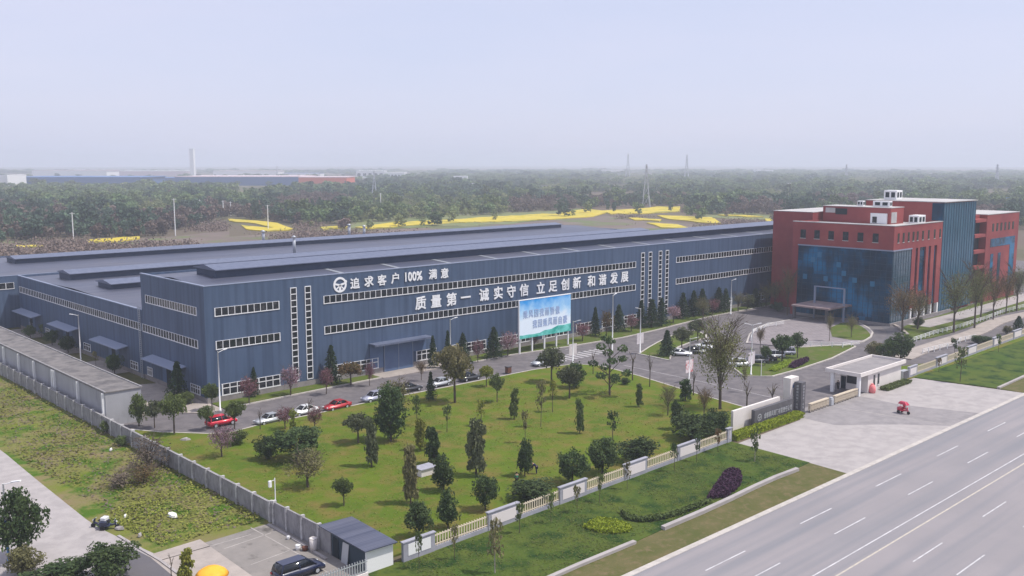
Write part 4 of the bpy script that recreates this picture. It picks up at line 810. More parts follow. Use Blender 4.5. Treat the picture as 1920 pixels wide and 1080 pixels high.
# ------------------------------------------------------------------ vehicles
def carpaint(name, c): return mat(name, c, 0.28, spec=.5, coat=.6, metal=.1)
CP = {k: carpaint('car_paint_' + k, c) for k, c in dict(white=(.78, .79, .80), silver=(.42, .44, .47), red=(.42, .012, .02), bright=(.62, .01, .04), dark=(.02, .022, .028), navy=(.008, .014, .05), grey=(.12, .12, .14), lilac=(.36, .37, .46)).items()}
def lights(nm, c):
    return mat(nm, c, .15, spec=.7)
M['headlamp'] = lights('headlamp_glass', (.7, .72, .75)); M['taillamp'] = lights('tail_lamp', (.45, .01, .01))
def car(px, py, label, paint, kind='sedan', rz=0.0, cat='car', loc=None, name='parked_car', group='cars parked around the factory yard'):
    X, Y = loc or G(px, py); t = thing(name, label, cat, (X, Y, -.05 if not loc else .06), rz, group)
    L_, W_, Hh = dict(sedan=(4.7, 1.82, 1.46), suv=(4.6, 1.86, 1.68), hatch=(4.2, 1.75, 1.5), van=(5.1, 1.9, 1.85))[kind]
    # body profile (x, z) and greenhouse profile, x forward
    if kind == 'sedan': body = [(-.5, .30), (-.5, .62), (-.485, .92), (-.37, .97), (-.24, .95), (.18, .93), (.33, .85), (.47, .72), (.5, .55), (.5, .30)]; gh = [(-.36, .95), (-.20, 1.40), (-.05, 1.46), (.04, 1.43), (.21, .93)]
    elif kind == 'suv': body = [(-.5, .35), (-.5, .70), (-.49, 1.05), (-.4, 1.06), (.2, 1.02), (.34, .98), (.47, .84), (.5, .6), (.5, .35)]; gh = [(-.485, 1.05), (-.42, 1.58), (-.3, 1.68), (.0, 1.66), (.08, 1.60), (.23, 1.02)]
    elif kind == 'hatch': body = [(-.5, .30), (-.5, .65), (-.49, .95), (-.4, .96), (.2, .93), (.34, .86), (.47, .75), (.5, .55), (.5, .30)]; gh = [(-.48, .95), (-.38, 1.42), (-.2, 1.5), (.05, 1.44), (.24, .93)]
    else: body = [(-.5, .32), (-.5, .75), (-.49, 1.05), (-.4, 1.08), (.25, 1.02), (.38, .95), (.48, .78), (.5, .55), (.5, .32)]; gh = [(-.49, 1.05), (-.46, 1.68), (-.38, 1.82), (.08, 1.80), (.16, 1.70), (.31, 1.02)]
    def loft(prof, wf, bo):
        vs = []; n = len(prof)
        for s_ in (-1, 1):
            for lv in (1.0, wf):
                for x, z in prof: vs.append((x * L_ * (1 if lv == 1 else .985), s_ * W_ / 2 * lv, z if lv == 1 else z + bo))
        return vs, n
    def hullmesh(name_, prof, w0, w1, zmid, m, par):           # extrude the profile, pulling the width in with height
        b_ = MB(); n = len(prof); zs = [z for _, z in prof]; z0, z1 = min(zs), max(zs); vs = []
        for s_ in (-1, 1):
            for x, z in prof: vs.append((x * L_, s_ * W_ / 2 * (w0 + (w1 - w0) * (z - z0) / (z1 - z0)), z))
        fs = [tuple(range(n)), tuple(reversed(range(n, 2 * n)))] + [(i, n + i, n + (i + 1) % n, (i + 1) % n) for i in range(n)]
        b_.add(vs, fs); o = b_.build(name_, m, par); bm = bmesh.new(); bm.from_mesh(o.data); bmesh.ops.recalc_face_normals(bm, faces=bm.faces)
        bmesh.ops.bevel(bm, geom=[e for e in bm.edges], offset=.07, segments=2, affect='EDGES', clamp_overlap=True); bm.to_mesh(o.data); bm.free()
        o.data.polygons.foreach_set('use_smooth', [True] * len(o.data.polygons)); return o
    bo = hullmesh('body', body, 1.0, .95, 0, CP[paint], t)
    hullmesh('windows', gh, .93, .70, 0, M['glass'], t)
    # roof panel over the glass and window pillars
    top = [p for p in gh if p[1] > max(z for _, z in gh) - .12]; xa, xb = min(p[0] for p in top) * L_, max(p[0] for p in top) * L_; zt = max(z for _, z in gh)
    MB().prism([(xa - .1, -W_ * .335), (xb + .1, -W_ * .335), (xb + .1, W_ * .335), (xa - .1, W_ * .335)], zt - .03, zt + .025).build('roof_panel', CP[paint], t, bevel=.02)
    pl = MB()
    for s_ in (-1, 1):
        pl.bar((gh[-1][0] * L_, s_ * W_ * .462, gh[-1][1]), (xb + .05, s_ * W_ * .345, zt - .02), .07, .06); pl.bar((gh[0][0] * L_ + .12, s_ * W_ * .462, gh[0][1]), (xa - .05, s_ * W_ * .345, zt - .02), .12, .08)
        pl.bar((-.06 * L_, s_ * W_ * .466, .95), (-.06 * L_, s_ * W_ * .352, zt - .02), .08, .05)
    pl.build('pillars', CP[paint], t)
    for s_ in (-1, 1):
        for x in (-.30, .31):
            wb = MB(); r_ = .33 if kind != 'suv' else .37; n = 16; vs = [(x * L_ + r_ * math.cos(2 * math.pi * k / n), s_ * (W_ / 2 - o_), r_ + r_ * math.sin(2 * math.pi * k / n)) for o_ in (.22, -.015) for k in range(n)]
            wb.add(vs, [tuple(range(n)), tuple(reversed(range(n, 2 * n)))] + [(k, (k + 1) % n, n + (k + 1) % n, n + k) for k in range(n)]); wo_ = wb.build('wheel', 'black', t)
            rb = MB(); vs = [(x * L_ + r_ * .62 * math.cos(2 * math.pi * k / 12), s_ * (W_ / 2 + .022), r_ + r_ * .62 * math.sin(2 * math.pi * k / 12)) for k in range(12)]; rb.add(vs, [tuple(range(12))]); rb.build('rim', 'metalgrey', wo_)
        MB().bar((.47 * L_, s_ * W_ * .36, .66 if kind != 'suv' else .74), (.505 * L_, s_ * W_ * .30, .64 if kind != 'suv' else .72), .12, .30, up=(0, 1, 0)).build('headlight', 'headlamp', t)
        MB().box(-.508 * L_, s_ * W_ * .40 - .15, .72, -.49 * L_, s_ * W_ * .40 + .1, .90).build('tail_light', 'taillamp', t)
    return t
car(415, 797, 'bright red car partly hidden behind the corner trees, leftmost in the row', 'bright', 'suv', .05)
car(505, 792, 'silver sedan behind the small plum tree at the left of the parked row', 'silver', 'sedan', .05 + math.pi)
car(570, 776, 'white sedan parked at the lawn edge left of the red one', 'white', 'sedan', math.pi + .05)
car(632, 766, 'dark red sedan parked at the lawn edge between two white cars', 'red', 'sedan', math.pi + .05)
car(702, 751, 'lilac silver off-roader with dark roof in the parked row', 'lilac', 'suv', math.pi)
car(768, 733, 'dark car behind the dense laurel in the parked row', 'dark', 'sedan', 0)
car(824, 723, 'white sedan half hidden by the tall park tree', 'silver', 'sedan', math.pi)
car(880, 712, 'dark car farthest right in the parked row by the park', 'dark', 'sedan', 0)
car(1014, 684, 'small silver car driving below the billboard', 'silver', 'hatch', math.pi, name='driving_car', group=None)
car(1276, 666, 'white sedan on the parking island, nearest to the dark conifer', 'white', 'sedan', -.9)
car(1302, 662, 'black car between two white cars on the parking island', 'dark', 'sedan', -.9)
car(1324, 653, 'white off-roader on the parking island, left of the big willow', 'white', 'suv', 2.2)
car(1345, 657, 'white car half hidden behind the willow crown', 'white', 'hatch', 2.2)
car(1388, 687, 'white off-roader just left of the lamp with twin banners', 'white', 'suv', -.55); car(1419, 680, 'dark off-roader right of the lamp with twin banners', 'grey', 'suv', 2.3)
car(1434, 676, 'black sedan between dark off-roader and silver car', 'dark', 'sedan', 2.3); car(1450, 671, 'silver car under the round lollipop tree', 'silver', 'suv', 2.3); car(1470, 665, 'white and dark car farthest right of the court lawn', 'lilac', 'suv', 2.3)
car(0, 0, 'dark navy minivan parked on the pad at the bottom edge', 'navy', 'van', .02, cat='minivan', loc=(45.2, 78.5), name='parked_van', group=None)
0 and car(0, 0, 'white car roof just showing in front of the navy minivan', 'white', 'sedan', .02, loc=(46.4, 75.7))
# ------------------------------------------------------------------ people
SKIN = mat('skin', (0.45, 0.27, 0.19), .6); M['hair'] = mat('black_hair', (0.01, 0.009, 0.009), .6)
def person(loc, label, top, leg, pose='stand', rz=0, z=0.0, hh=1.7):
    t = thing('person', label, 'person', (loc[0], loc[1], z), rz); k = hh / 1.7
    J = dict(pel=(0, 0, .92), sp=(.02, 0, 1.15), ch=(.02, 0, 1.36), nk=(.02, 0, 1.50), hd=(.05, 0, 1.60), ht=(.05, 0, 1.68),
             hl=(0, .1, .88), kl=(.04, .12, .48), al=(0, .13, .07), tl=(.16, .14, .04), hr=(0, -.1, .88), kr=(.02, -.12, .48), ar=(-.06, -.13, .07), tr=(.10, -.14, .04),
             sl=(.02, .19, 1.40), el=(.06, .27, 1.13), wl=(.2, .24, .93), fl=(.26, .22, .87), sr=(.02, -.19, 1.40), er=(.08, -.27, 1.13), wr=(.24, -.24, .96), fr=(.30, -.22, .92))
    if pose == 'bend':
        for a, (dx, dz) in dict(sp=(.15, -.02), ch=(.36, -.10), nk=(.46, -.12), hd=(.55, -.15), ht=(.63, -.17), sl=(.36, -.10), el=(.42, -.20), wl=(.40, -.33), fl=(.38, -.36), sr=(.36, -.10), er=(.42, -.20), wr=(.40, -.33), fr=(.38, -.36)).items():
            J[a] = (J[a][0] + dx, J[a][1], J[a][2] + dz)
    if pose == 'sit':
        for a in ('kl', 'kr'): J[a] = (.42, J[a][1], .88)
        for a in ('al', 'ar'): J[a] = (.48, J[a][1], .50)
        for a in ('tl', 'tr'): J[a] = (.62, J[a][1], .47)
        for a in ('wl', 'wr', 'fl', 'fr'): J[a] = (J[a][0] + .25, J[a][1], J[a][2] + .12)
    rad = dict(pel=.15, sp=.14, ch=.165, nk=.06, hd=.105, ht=.07, hl=.10, kl=.065, al=.045, tl=.035, hr=.10, kr=.065, ar=.045, tr=.035, sl=.07, el=.05, wl=.033, fl=.035, sr=.07, er=.05, wr=.033, fr=.035)
    E_ = [('pel', 'sp'), ('sp', 'ch'), ('ch', 'nk'), ('nk', 'hd'), ('hd', 'ht'), ('pel', 'hl'), ('hl', 'kl'), ('kl', 'al'), ('al', 'tl'), ('pel', 'hr'), ('hr', 'kr'), ('kr', 'ar'), ('ar', 'tr'), ('ch', 'sl'), ('sl', 'el'), ('el', 'wl'), ('wl', 'fl'), ('ch', 'sr'), ('sr', 'er'), ('er', 'wr'), ('wr', 'fr')]
    def grow(name_, joints, fat, m):
        ks = [j for j in J if j in joints]; me = bpy.data.meshes.new(name_); me.from_pydata([tuple(c * k for c in J[j]) for j in ks], [(ks.index(a), ks.index(b_)) for a, b_ in E_ if a in ks and b_ in ks], [])
        o = bpy.data.objects.new(name_, me); COL.objects.link(o); md = o.modifiers.new('skin', 'SKIN'); ss = o.modifiers.new('sub', 'SUBSURF'); ss.levels = 1; ss.render_levels = 1
        for i, j in enumerate(ks):
            r_ = rad[j] * fat * k; me.skin_vertices[0].data[i].radius = (r_, r_)
        root = ks.index('pel') if 'pel' in ks else 0; me.skin_vertices[0].data[root].use_root = True
        bpy.context.view_layer.update(); m2 = bpy.data.meshes.new_from_object(o.evaluated_get(bpy.context.evaluated_depsgraph_get())); bpy.data.objects.remove(o, do_unlink=True)
        m2.materials.clear(); m2.materials.append(m); m2.polygons.foreach_set('use_smooth', [True] * len(m2.polygons)); return link(name_, m2, t)
    grow('body', set(J), 1.0, SKIN); grow('jacket', {'pel', 'sp', 'ch', 'sl', 'el', 'wl', 'sr', 'er', 'wr'}, 1.18, top); grow('trousers', {'pel', 'hl', 'kl', 'al', 'hr', 'kr', 'ar'}, 1.2, leg)
    h = J['ht']; MB().lathe(h[0] * k - .01, 0, [(.105, h[2] * k - .07), (.115, h[2] * k - .01), (.09, h[2] * k + .06), (.03, h[2] * k + .085)], 10).build('hair', 'hair', t, True); return t
cl = lambda n_, c: mat('cloth_' + n_, c, .9)
c_navy, c_green, c_black, c_red, c_teal = cl('navy', (.012, .018, .07)), cl('green', (.03, .22, .12)), cl('black', (.012, .012, .016)), cl('red', (.55, .03, .05)), cl('teal', (.02, .09, .08))
person(G(1006, 890), 'person in navy jacket bending over the shrub on the lawn', c_navy, c_navy, 'bend', 2.4, .1, 1.75); person(G(994, 884), 'person in black jacket standing beside the one in navy', c_black, c_black, 'stand', 0.4, .1, 1.75)
person(G(969, 912), 'person in green top standing at the left of the wide bush', c_green, c_black, 'stand', 1.2, .1, 1.7); person(G(977, 890), 'person in dark teal clothes behind the green one', c_teal, c_black, 'bend', 1.6, .1, 1.65)
person(G(1571, 731), 'person in black standing under the guard house porch', c_black, c_black, 'stand', 3.0, 0, 1.7); person(G(1608, 608), 'person in dark clothes standing right of the entrance canopy', c_black, c_navy, 'stand', 3.6, .1, 1.7)
# red motor tricycle with rider on the plaza
def trike(loc, rz, label, paint, rider=None, box=None, canopy=False):
    t = thing('motor_tricycle', label, 'motor tricycle', (loc[0], loc[1], -.03), rz)
    b_ = MB(); b_.box(-.95, -.42, .42, .15, .42, .62); b_.box(-.95, -.45, .62, -.15, .45, 1.0); b_.bar((.15, 0, .5), (.75, 0, .62), .22, .22); b_.bar((.75, 0, .45), (.62, 0, 1.1), .34, .12); b_.build('body', paint, t, bevel=.05)
    for x, y in ((-.6, .5), (-.6, -.5), (.85, 0)):
        wb = MB(); n = 14; wb.add([(x + .27 * math.cos(2 * math.pi * k / n), y + o_, .27 + .27 * math.sin(2 * math.pi * k / n)) for o_ in (-.05, .05) for k in range(n)], [tuple(range(n)), tuple(reversed(range(n, 2 * n)))] + [(k, (k + 1) % n, n + (k + 1) % n, n + k) for k in range(n)]); wb.build('wheel', 'black', t)
    hb = MB(); hb.tube([(.6, -.36, 1.1), (.66, 0, 1.05), (.6, .36, 1.1)], .025, 6); hb.tube([(.86, 0, .3), (.64, 0, 1.08)], .035, 6); hb.build('handlebar', 'metalgrey', t); MB().box(-.3, -.2, .9, .15, .2, 1.0).build('seat', 'black', t, bevel=.04)
    MB().lathe(.80, 0, [(.08, .80), (.1, .88), (.06, .95)], 8).build('headlight', 'headlamp', t)
    if box: MB().box(-.9, -.4, 1.0, -.3, .4, 1.35).build('cargo_box', box, t, bevel=.04)
    if canopy:
        MB().add([(-.9, -.5, 1.55), (.8, -.5, 1.45), (.8, .5, 1.45), (-.9, .5, 1.55), (-.6, -.3, 2.0), (.4, -.3, 1.95), (.4, .3, 1.95), (-.6, .3, 2.0)], [(0, 3, 2, 1), (4, 5, 6, 7), (0, 1, 5, 4), (1, 2, 6, 5), (2, 3, 7, 6), (3, 0, 4, 7)]).build('rain_canopy', paint, t, bevel=.12)
        p = MB()
        for x, y in ((-.85, .45), (-.85, -.45), (.7, .45), (.7, -.45)): p.tube([(x, y, .6), (x, y, 1.55)], .02, 6)
        p.build('canopy_posts', 'metalgrey', t)
    return t
redp = carpaint('car_paint_cherry', (.5, .012, .05)); tr_ = trike(G(1694, 775), -1.7, 'small cherry red motor tricycle with canopy crossing the plaza', redp, canopy=True)
pr_ = person(G(1694, 775), 'rider in red seated on the cherry red tricycle', c_red, c_red, 'sit', -1.7, .07, 1.6)
trike(G(188, 990), 2.2, 'dark blue motor tricycle with white box at the lane edge', CP['navy'], box=CP['white']); trike(G(205, 992), -.6, 'dark blue scooter tricycle lying against the weeds', CP['navy'])
t = thing('traffic_barrel', 'pinkish red water barrel beside the guard house wall', 'barrel', (*G(1635, 736), -.03)); pk = mat('faded_red_plastic', (.75, .16, .17), .5, var=(.8, .3, .3), scale=2)
MB().lathe(0, 0, [(.55, 0), (.62, .5), (.6, .9), (.42, 1.35), (.2, 1.5)], 14).build('drum', pk, t, True); MB().lathe(0, 0, [(.22, 1.5), (.22, 1.65)], 10).build('cap', pk, t)
# ------------------------------------------------------------------ trees and plants
def leafmesh(name, P, size, m, seed, up=0.4, aspect=1.0, sq=(1, 1, 1)):
    rg = np.random.default_rng(seed); n = len(P); nr = rg.normal(size=(n, 3)); nr[:, 2] += up; nr /= np.linalg.norm(nr, axis=1)[:, None]
    a = np.cross(nr, rg.normal(size=(n, 3))); a /= np.linalg.norm(a, axis=1)[:, None] + 1e-9; b_ = np.cross(nr, a); s_ = size * rg.uniform(.6, 1.3, (n, 1)); a = a * s_; b_ = b_ * s_ * aspect
    sq = np.array(sq); V = np.stack([P - a * sq, P - b_ * sq * .7, P + a * sq, P + b_ * sq * .7], 1).reshape(-1, 3)
    me = bpy.data.meshes.new(name); me.vertices.add(4 * n); me.vertices.foreach_set('co', V.astype('f').ravel()); me.loops.add(4 * n); me.loops.foreach_set('vertex_index', np.arange(4 * n, dtype='i'))
    me.polygons.add(n); me.polygons.foreach_set('loop_start', np.arange(0, 4 * n, 4, dtype='i')); me.materials.append(M[m]); me.update(); me.validate(); return me
def clumps(rg, K, per, fn, r):
    out = []
    for _ in range(K):
        c = fn(rg); rr = r * rg.uniform(.6, 1.35); d = rg.normal(size=(per, 3)); d /= np.linalg.norm(d, axis=1)[:, None]; out.append(c + d * rr * rg.uniform(.35, 1, (per, 1)) ** .5)
    return np.concatenate(out)
def ell(rg, c0, c1, fill=.45, taper=0.0):
    while True:
        d = rg.normal(size=3); d /= np.linalg.norm(d); r_ = rg.uniform(fill, .86); p = d * r_; z = (p[2] + 1) / 2
        p[:2] *= .5 * (1 - taper * z) * (1.0 if z > .25 else .9) * (1 + .16 * math.sin(3 * math.atan2(p[1], p[0]) + 4 * z) + .10 * math.sin(7 * z + 2 * math.atan2(p[1], p[0]))); return np.array([p[0], p[1], c0 + (c1 - c0) * z])
def limbs(b_, rg, z0, z1, n, r0, spread, sub=0, bend=.3):
    for i in range(n):
        a = 2 * math.pi * (i / n) + rg.uniform(-.5, .5); zs = z0 + (z1 - z0) * rg.uniform(0, .45); e = spread * rg.uniform(.6, 1.0); ze = min(z1, zs + (z1 - z0) * rg.uniform(.45, .8))
        p0 = (0, 0, zs); p1 = (math.cos(a) * e * .5, math.sin(a) * e * .5, zs + (ze - zs) * (.5 + bend * .3)); p2 = (math.cos(a) * e, math.sin(a) * e, ze); b_.tube([p0, p1, p2], [r0, r0 * .6, r0 * .22], 4, cap=False)
        for k in range(sub):
            a2 = a + rg.uniform(-1.1, 1.1); q = Vector(p1).lerp(Vector(p2), rg.uniform(0, .8)); L_ = spread * rg.uniform(.25, .6); b_.tube([tuple(q), (q.x + math.cos(a2) * L_, q.y + math.sin(a2) * L_, q.z + L_ * rg.uniform(.3, 1.0) * (z1 - z0))], [r0 * .35, r0 * .08], 3, cap=False)
PROTO = {}
def proto(kind, var, m):
    key = (kind, var, m)
    if key in PROTO: return PROTO[key]
    rg = np.random.default_rng(hash((len(kind), kind.count('o'), sum(map(ord, kind)), var)) % 99991); b_ = MB(); bark = 'bark'
    if kind == 'round':     P = clumps(rg, 90, 46, lambda r: ell(r, .13, 1.0), .12); sz = .030; b_.tube([(0, 0, 0), (.01, 0, .4)], [.030, .020], 7); limbs(b_, rg, .2, .8, 6, .014, .3, 2)
    elif kind == 'lolly':   P = clumps(rg, 80, 42, lambda r: ell(r, .40, 1.0, .35), .105); P[:, 2] = np.clip(P[:, 2], .33, 1.05); sz = .030; b_.tube([(0, 0, 0), (.01, 0, .5)], [.032, .022], 7); limbs(b_, rg, .32, .9, 6, .014, .3, 2)
    elif kind == 'bush':    P = clumps(rg, 90, 44, lambda r: ell(r, .0, 1.0, .3), .125); sz = .032; b_.tube([(0, 0, 0), (0, 0, .4)], [.03, .02], 6); limbs(b_, rg, .05, .7, 5, .014, .3, 1)
    elif kind == 'dense':   P = clumps(rg, 130, 50, lambda r: ell(r, .02, 1.0, .35, .30), .10); sz = .024; b_.tube([(0, 0, 0), (0, 0, .7)], [.03, .012], 7); limbs(b_, rg, .1, .9, 8, .012, .3, 2)
    elif kind == 'egg':     P = clumps(rg, 80, 42, lambda r: ell(r, .06, 1.0, .3, .40), .12); sz = .032; b_.tube([(0, 0, 0), (0, 0, .6)], [.03, .012], 6); limbs(b_, rg, .15, .8, 5, .012, .25, 1)
    elif kind == 'column':
        z = .10; Ls = []
        while z < .93:
            q = rg.uniform(.20, .42) * (1.1 - .35 * z); Ls.append((z, q, rg.uniform(-.10, .10), rg.uniform(-.10, .10))); z += rg.uniform(.07, .15)
        P = np.concatenate([clumps(rg, 11, 22, lambda r: np.array([ox + math.cos(a_ := r.uniform(0, 6.3)) * q * .6, oy + math.sin(a_) * q * .6, zz + r.uniform(-.02, .03)]), .11) * np.array([1, 1, 1]) for zz, q, ox, oy in Ls])
        c0 = P[:, 2].copy(); P[:, 2] = np.interp(c0, [c0.min(), c0.max()], [.06, 1.0]); sz = .045; b_.tube([(0, 0, 0), (.02, 0, .5), (0, 0, .9)], [.04, .025, .01], 6)
        P[:, 2] = np.clip(P[:, 2], .05, 1.0)
    elif kind == 'sapling':
        def f(r): z = r.uniform(.5, .95); a = r.uniform(0, 6.3); q = .25 * r.uniform(.2, 1); return np.array([math.cos(a) * q, math.sin(a) * q, z])
        P = clumps(rg, 13, 18, f, .13); sz = .055; b_.tube([(0, 0, 0), (.03, 0, .5), (-.02, 0, .92)], [.024, .018, .008], 6); limbs(b_, rg, .35, .95, 5, .010, .3, 1); bark = 'bark'
    elif kind == 'white_sapling':
        def f(r): z = r.uniform(.42, .97); a = r.uniform(0, 6.3); q = .30 * r.uniform(.2, 1); return np.array([math.cos(a) * q, math.sin(a) * q, z])
        P = clumps(rg, 20, 18, f, .12); sz = .05; b_.tube([(0, 0, 0), (.02, 0, .45), (0, 0, .9)], [.028, .022, .008], 6); limbs(b_, rg, .4, .95, 6, .010, .3, 1); bark = 'bark_pale'
    elif kind == 'conifer':
        Q = []
        for k in range(15):
            z = .10 + .86 * k / 14; q = .47 * (1 - (z - .1) / .92) ** .85 + .03; nb = 9
            for j in range(nb):
                a = 6.283 * j / nb + k * 1.9 + rg.uniform(-.25, .25); e = q * rg.uniform(.65, 1.1)
                for t_ in np.linspace(.2, 1, 7): c = np.array([math.cos(a) * e * t_, math.sin(a) * e * t_, z - .05 * t_ + rg.uniform(-.008, .008)]); Q.append(c + rg.normal(size=(3, 3)) * (.018, .018, .008))
        P = np.concatenate(Q); sz = .030; b_.tube([(0, 0, 0), (0, 0, .98)], [.028, .004], 6)
    elif kind == 'layered':                                      # open clusters on a forked trunk
        cs = [np.array([math.cos(a) * q, math.sin(a) * q, z]) for a, q, z in [(0, .1, .93), (1, .25, .82), (3.4, .28, .78), (5, .22, .86), (2, .36, .62), (4, .33, .58), (0.3, .38, .52), (3.1, .40, .40), (5.4, .34, .42), (1.2, .32, .36), (2.6, .2, .28), (4.6, .28, .26), (0, .05, .7)]]
        P = np.concatenate([c + (lambda d: d / np.linalg.norm(d, axis=1)[:, None])(rg.normal(size=(110, 3))) * rg.uniform(.3, 1, (110, 1)) ** .5 * np.array([.125, .125, .055]) for c in cs]); sz = .024
        b_.tube([(0, 0, 0), (.01, 0, .35), (0, 0, .85)], [.026, .02, .006], 7)
        for c in cs: b_.tube([(0, 0, max(.1, c[2] - .2)), tuple(c)], [.010, .004], 4, cap=False)
        bark = 'bark_pale' if var == 1 else 'bark'
    elif kind == 'sparse':  P = clumps(rg, 90, 22, lambda r: ell(r, .22, 1.0, .3), .11); sz = .022; b_.tube([(0, 0, 0), (.02, .01, .3)], [.03, .024], 7); limbs(b_, rg, .18, .98, 12, .013, .42, 5)
    elif kind == 'willow':  P = clumps(rg, 260, 20, lambda r: ell(r, .22, 1.0, .15), .09); sz = .013; b_.tube([(0, 0, 0), (.015, .01, .35), (0, 0, .6)], [.026, .022, .014], 8); b_.tube([(0, 0, .15), (.10, .04, .5), (.16, .06, .85)], [.018, .012, .004], 6); limbs(b_, rg, .22, 1.0, 22, .009, .42, 8)
    elif kind == 'bare':    P = clumps(rg, 200, 20, lambda r: ell(r, .26, 1.0, .2), .10); sz = .012; b_.tube([(0, 0, 0), (.02, 0, .3), (0, .01, .55)], [.030, .024, .014], 7); limbs(b_, rg, .25, 1.0, 16, .011, .42, 8)
    elif kind == 'pruned':  P = clumps(rg, 8, 6, lambda r: ell(r, .4, .95, .2), .06); sz = .02; b_.tube([(0, 0, 0), (.03, 0, .5)], [.05, .035], 7); limbs(b_, rg, .4, 1.0, 5, .03, .3, 2)
    elif kind == 'far':     P = clumps(rg, 26, 16, lambda r: ell(r, .08, 1.0, .3, .2), .13); sz = .075; b_.tube([(0, 0, 0), (0, 0, .6)], [.03, .015], 4)
    elif kind == 'far_tall':P = clumps(rg, 30, 14, lambda r: ell(r, .15, 1.0, .2, .4), .10); sz = .06; b_.tube([(0, 0, 0), (0, 0, .8)], [.02, .01], 4)
    elif kind == 'brush':   P = clumps(rg, 60, 24, lambda r: ell(r, -.25, 1.0, .2), .12); P[:, 2] = np.abs(P[:, 2]); sz = .022; limbs(b_, rg, 0, .9, 16, .010, .42, 5)
    cm = leafmesh('crown', P, sz, m, var + 7, up=.5); tm = b_.mesh('trunk', bark)
    PROTO[key] = (cm, tm); return PROTO[key]
TREE_N = [0]
NAMES = dict(lolly='round_tree', round='round_tree', bush='shrub', dense='laurel_tree', egg='egg_shaped_shrub', column='columnar_tree', sapling='sapling', white_sapling='sapling', conifer='conifer', layered='layered_tree', sparse='sparse_tree', willow='willow_tree', bare='bare_tree', pruned='pruned_tree', far='distant_tree', far_tall='distant_tree', brush='brushwood')
def place_tree(kind, loc, h, wd_, label, m, cat='tree', group=None, rz=None, var=None, tilt=0):
    TREE_N[0] += 1; n = TREE_N[0]; cm, tm = proto(kind, (n % 3) if var is None else var, m)
    t = thing(NAMES[kind], label, cat, loc, (n * 2.399) % 6.28 if rz is None else rz, group); t.scale = (wd_, wd_, h)
    if tilt: t.rotation_euler = (0, tilt, 0)
    link('crown', cm, t); link('trunk', tm, t); return t
def T(kind, px, py, top, w_, label, m, cat='tree', group='trees and shrubs of the park lawn', z=.1, **k):
    X, Y = G(px, py); return place_tree(kind, (X, Y, z), max(.8, hgt(px, py, top)), max(.5, wid(px, py, w_)) * (1.4 if kind == 'column' else 1.18), label, m, cat, group, **k)
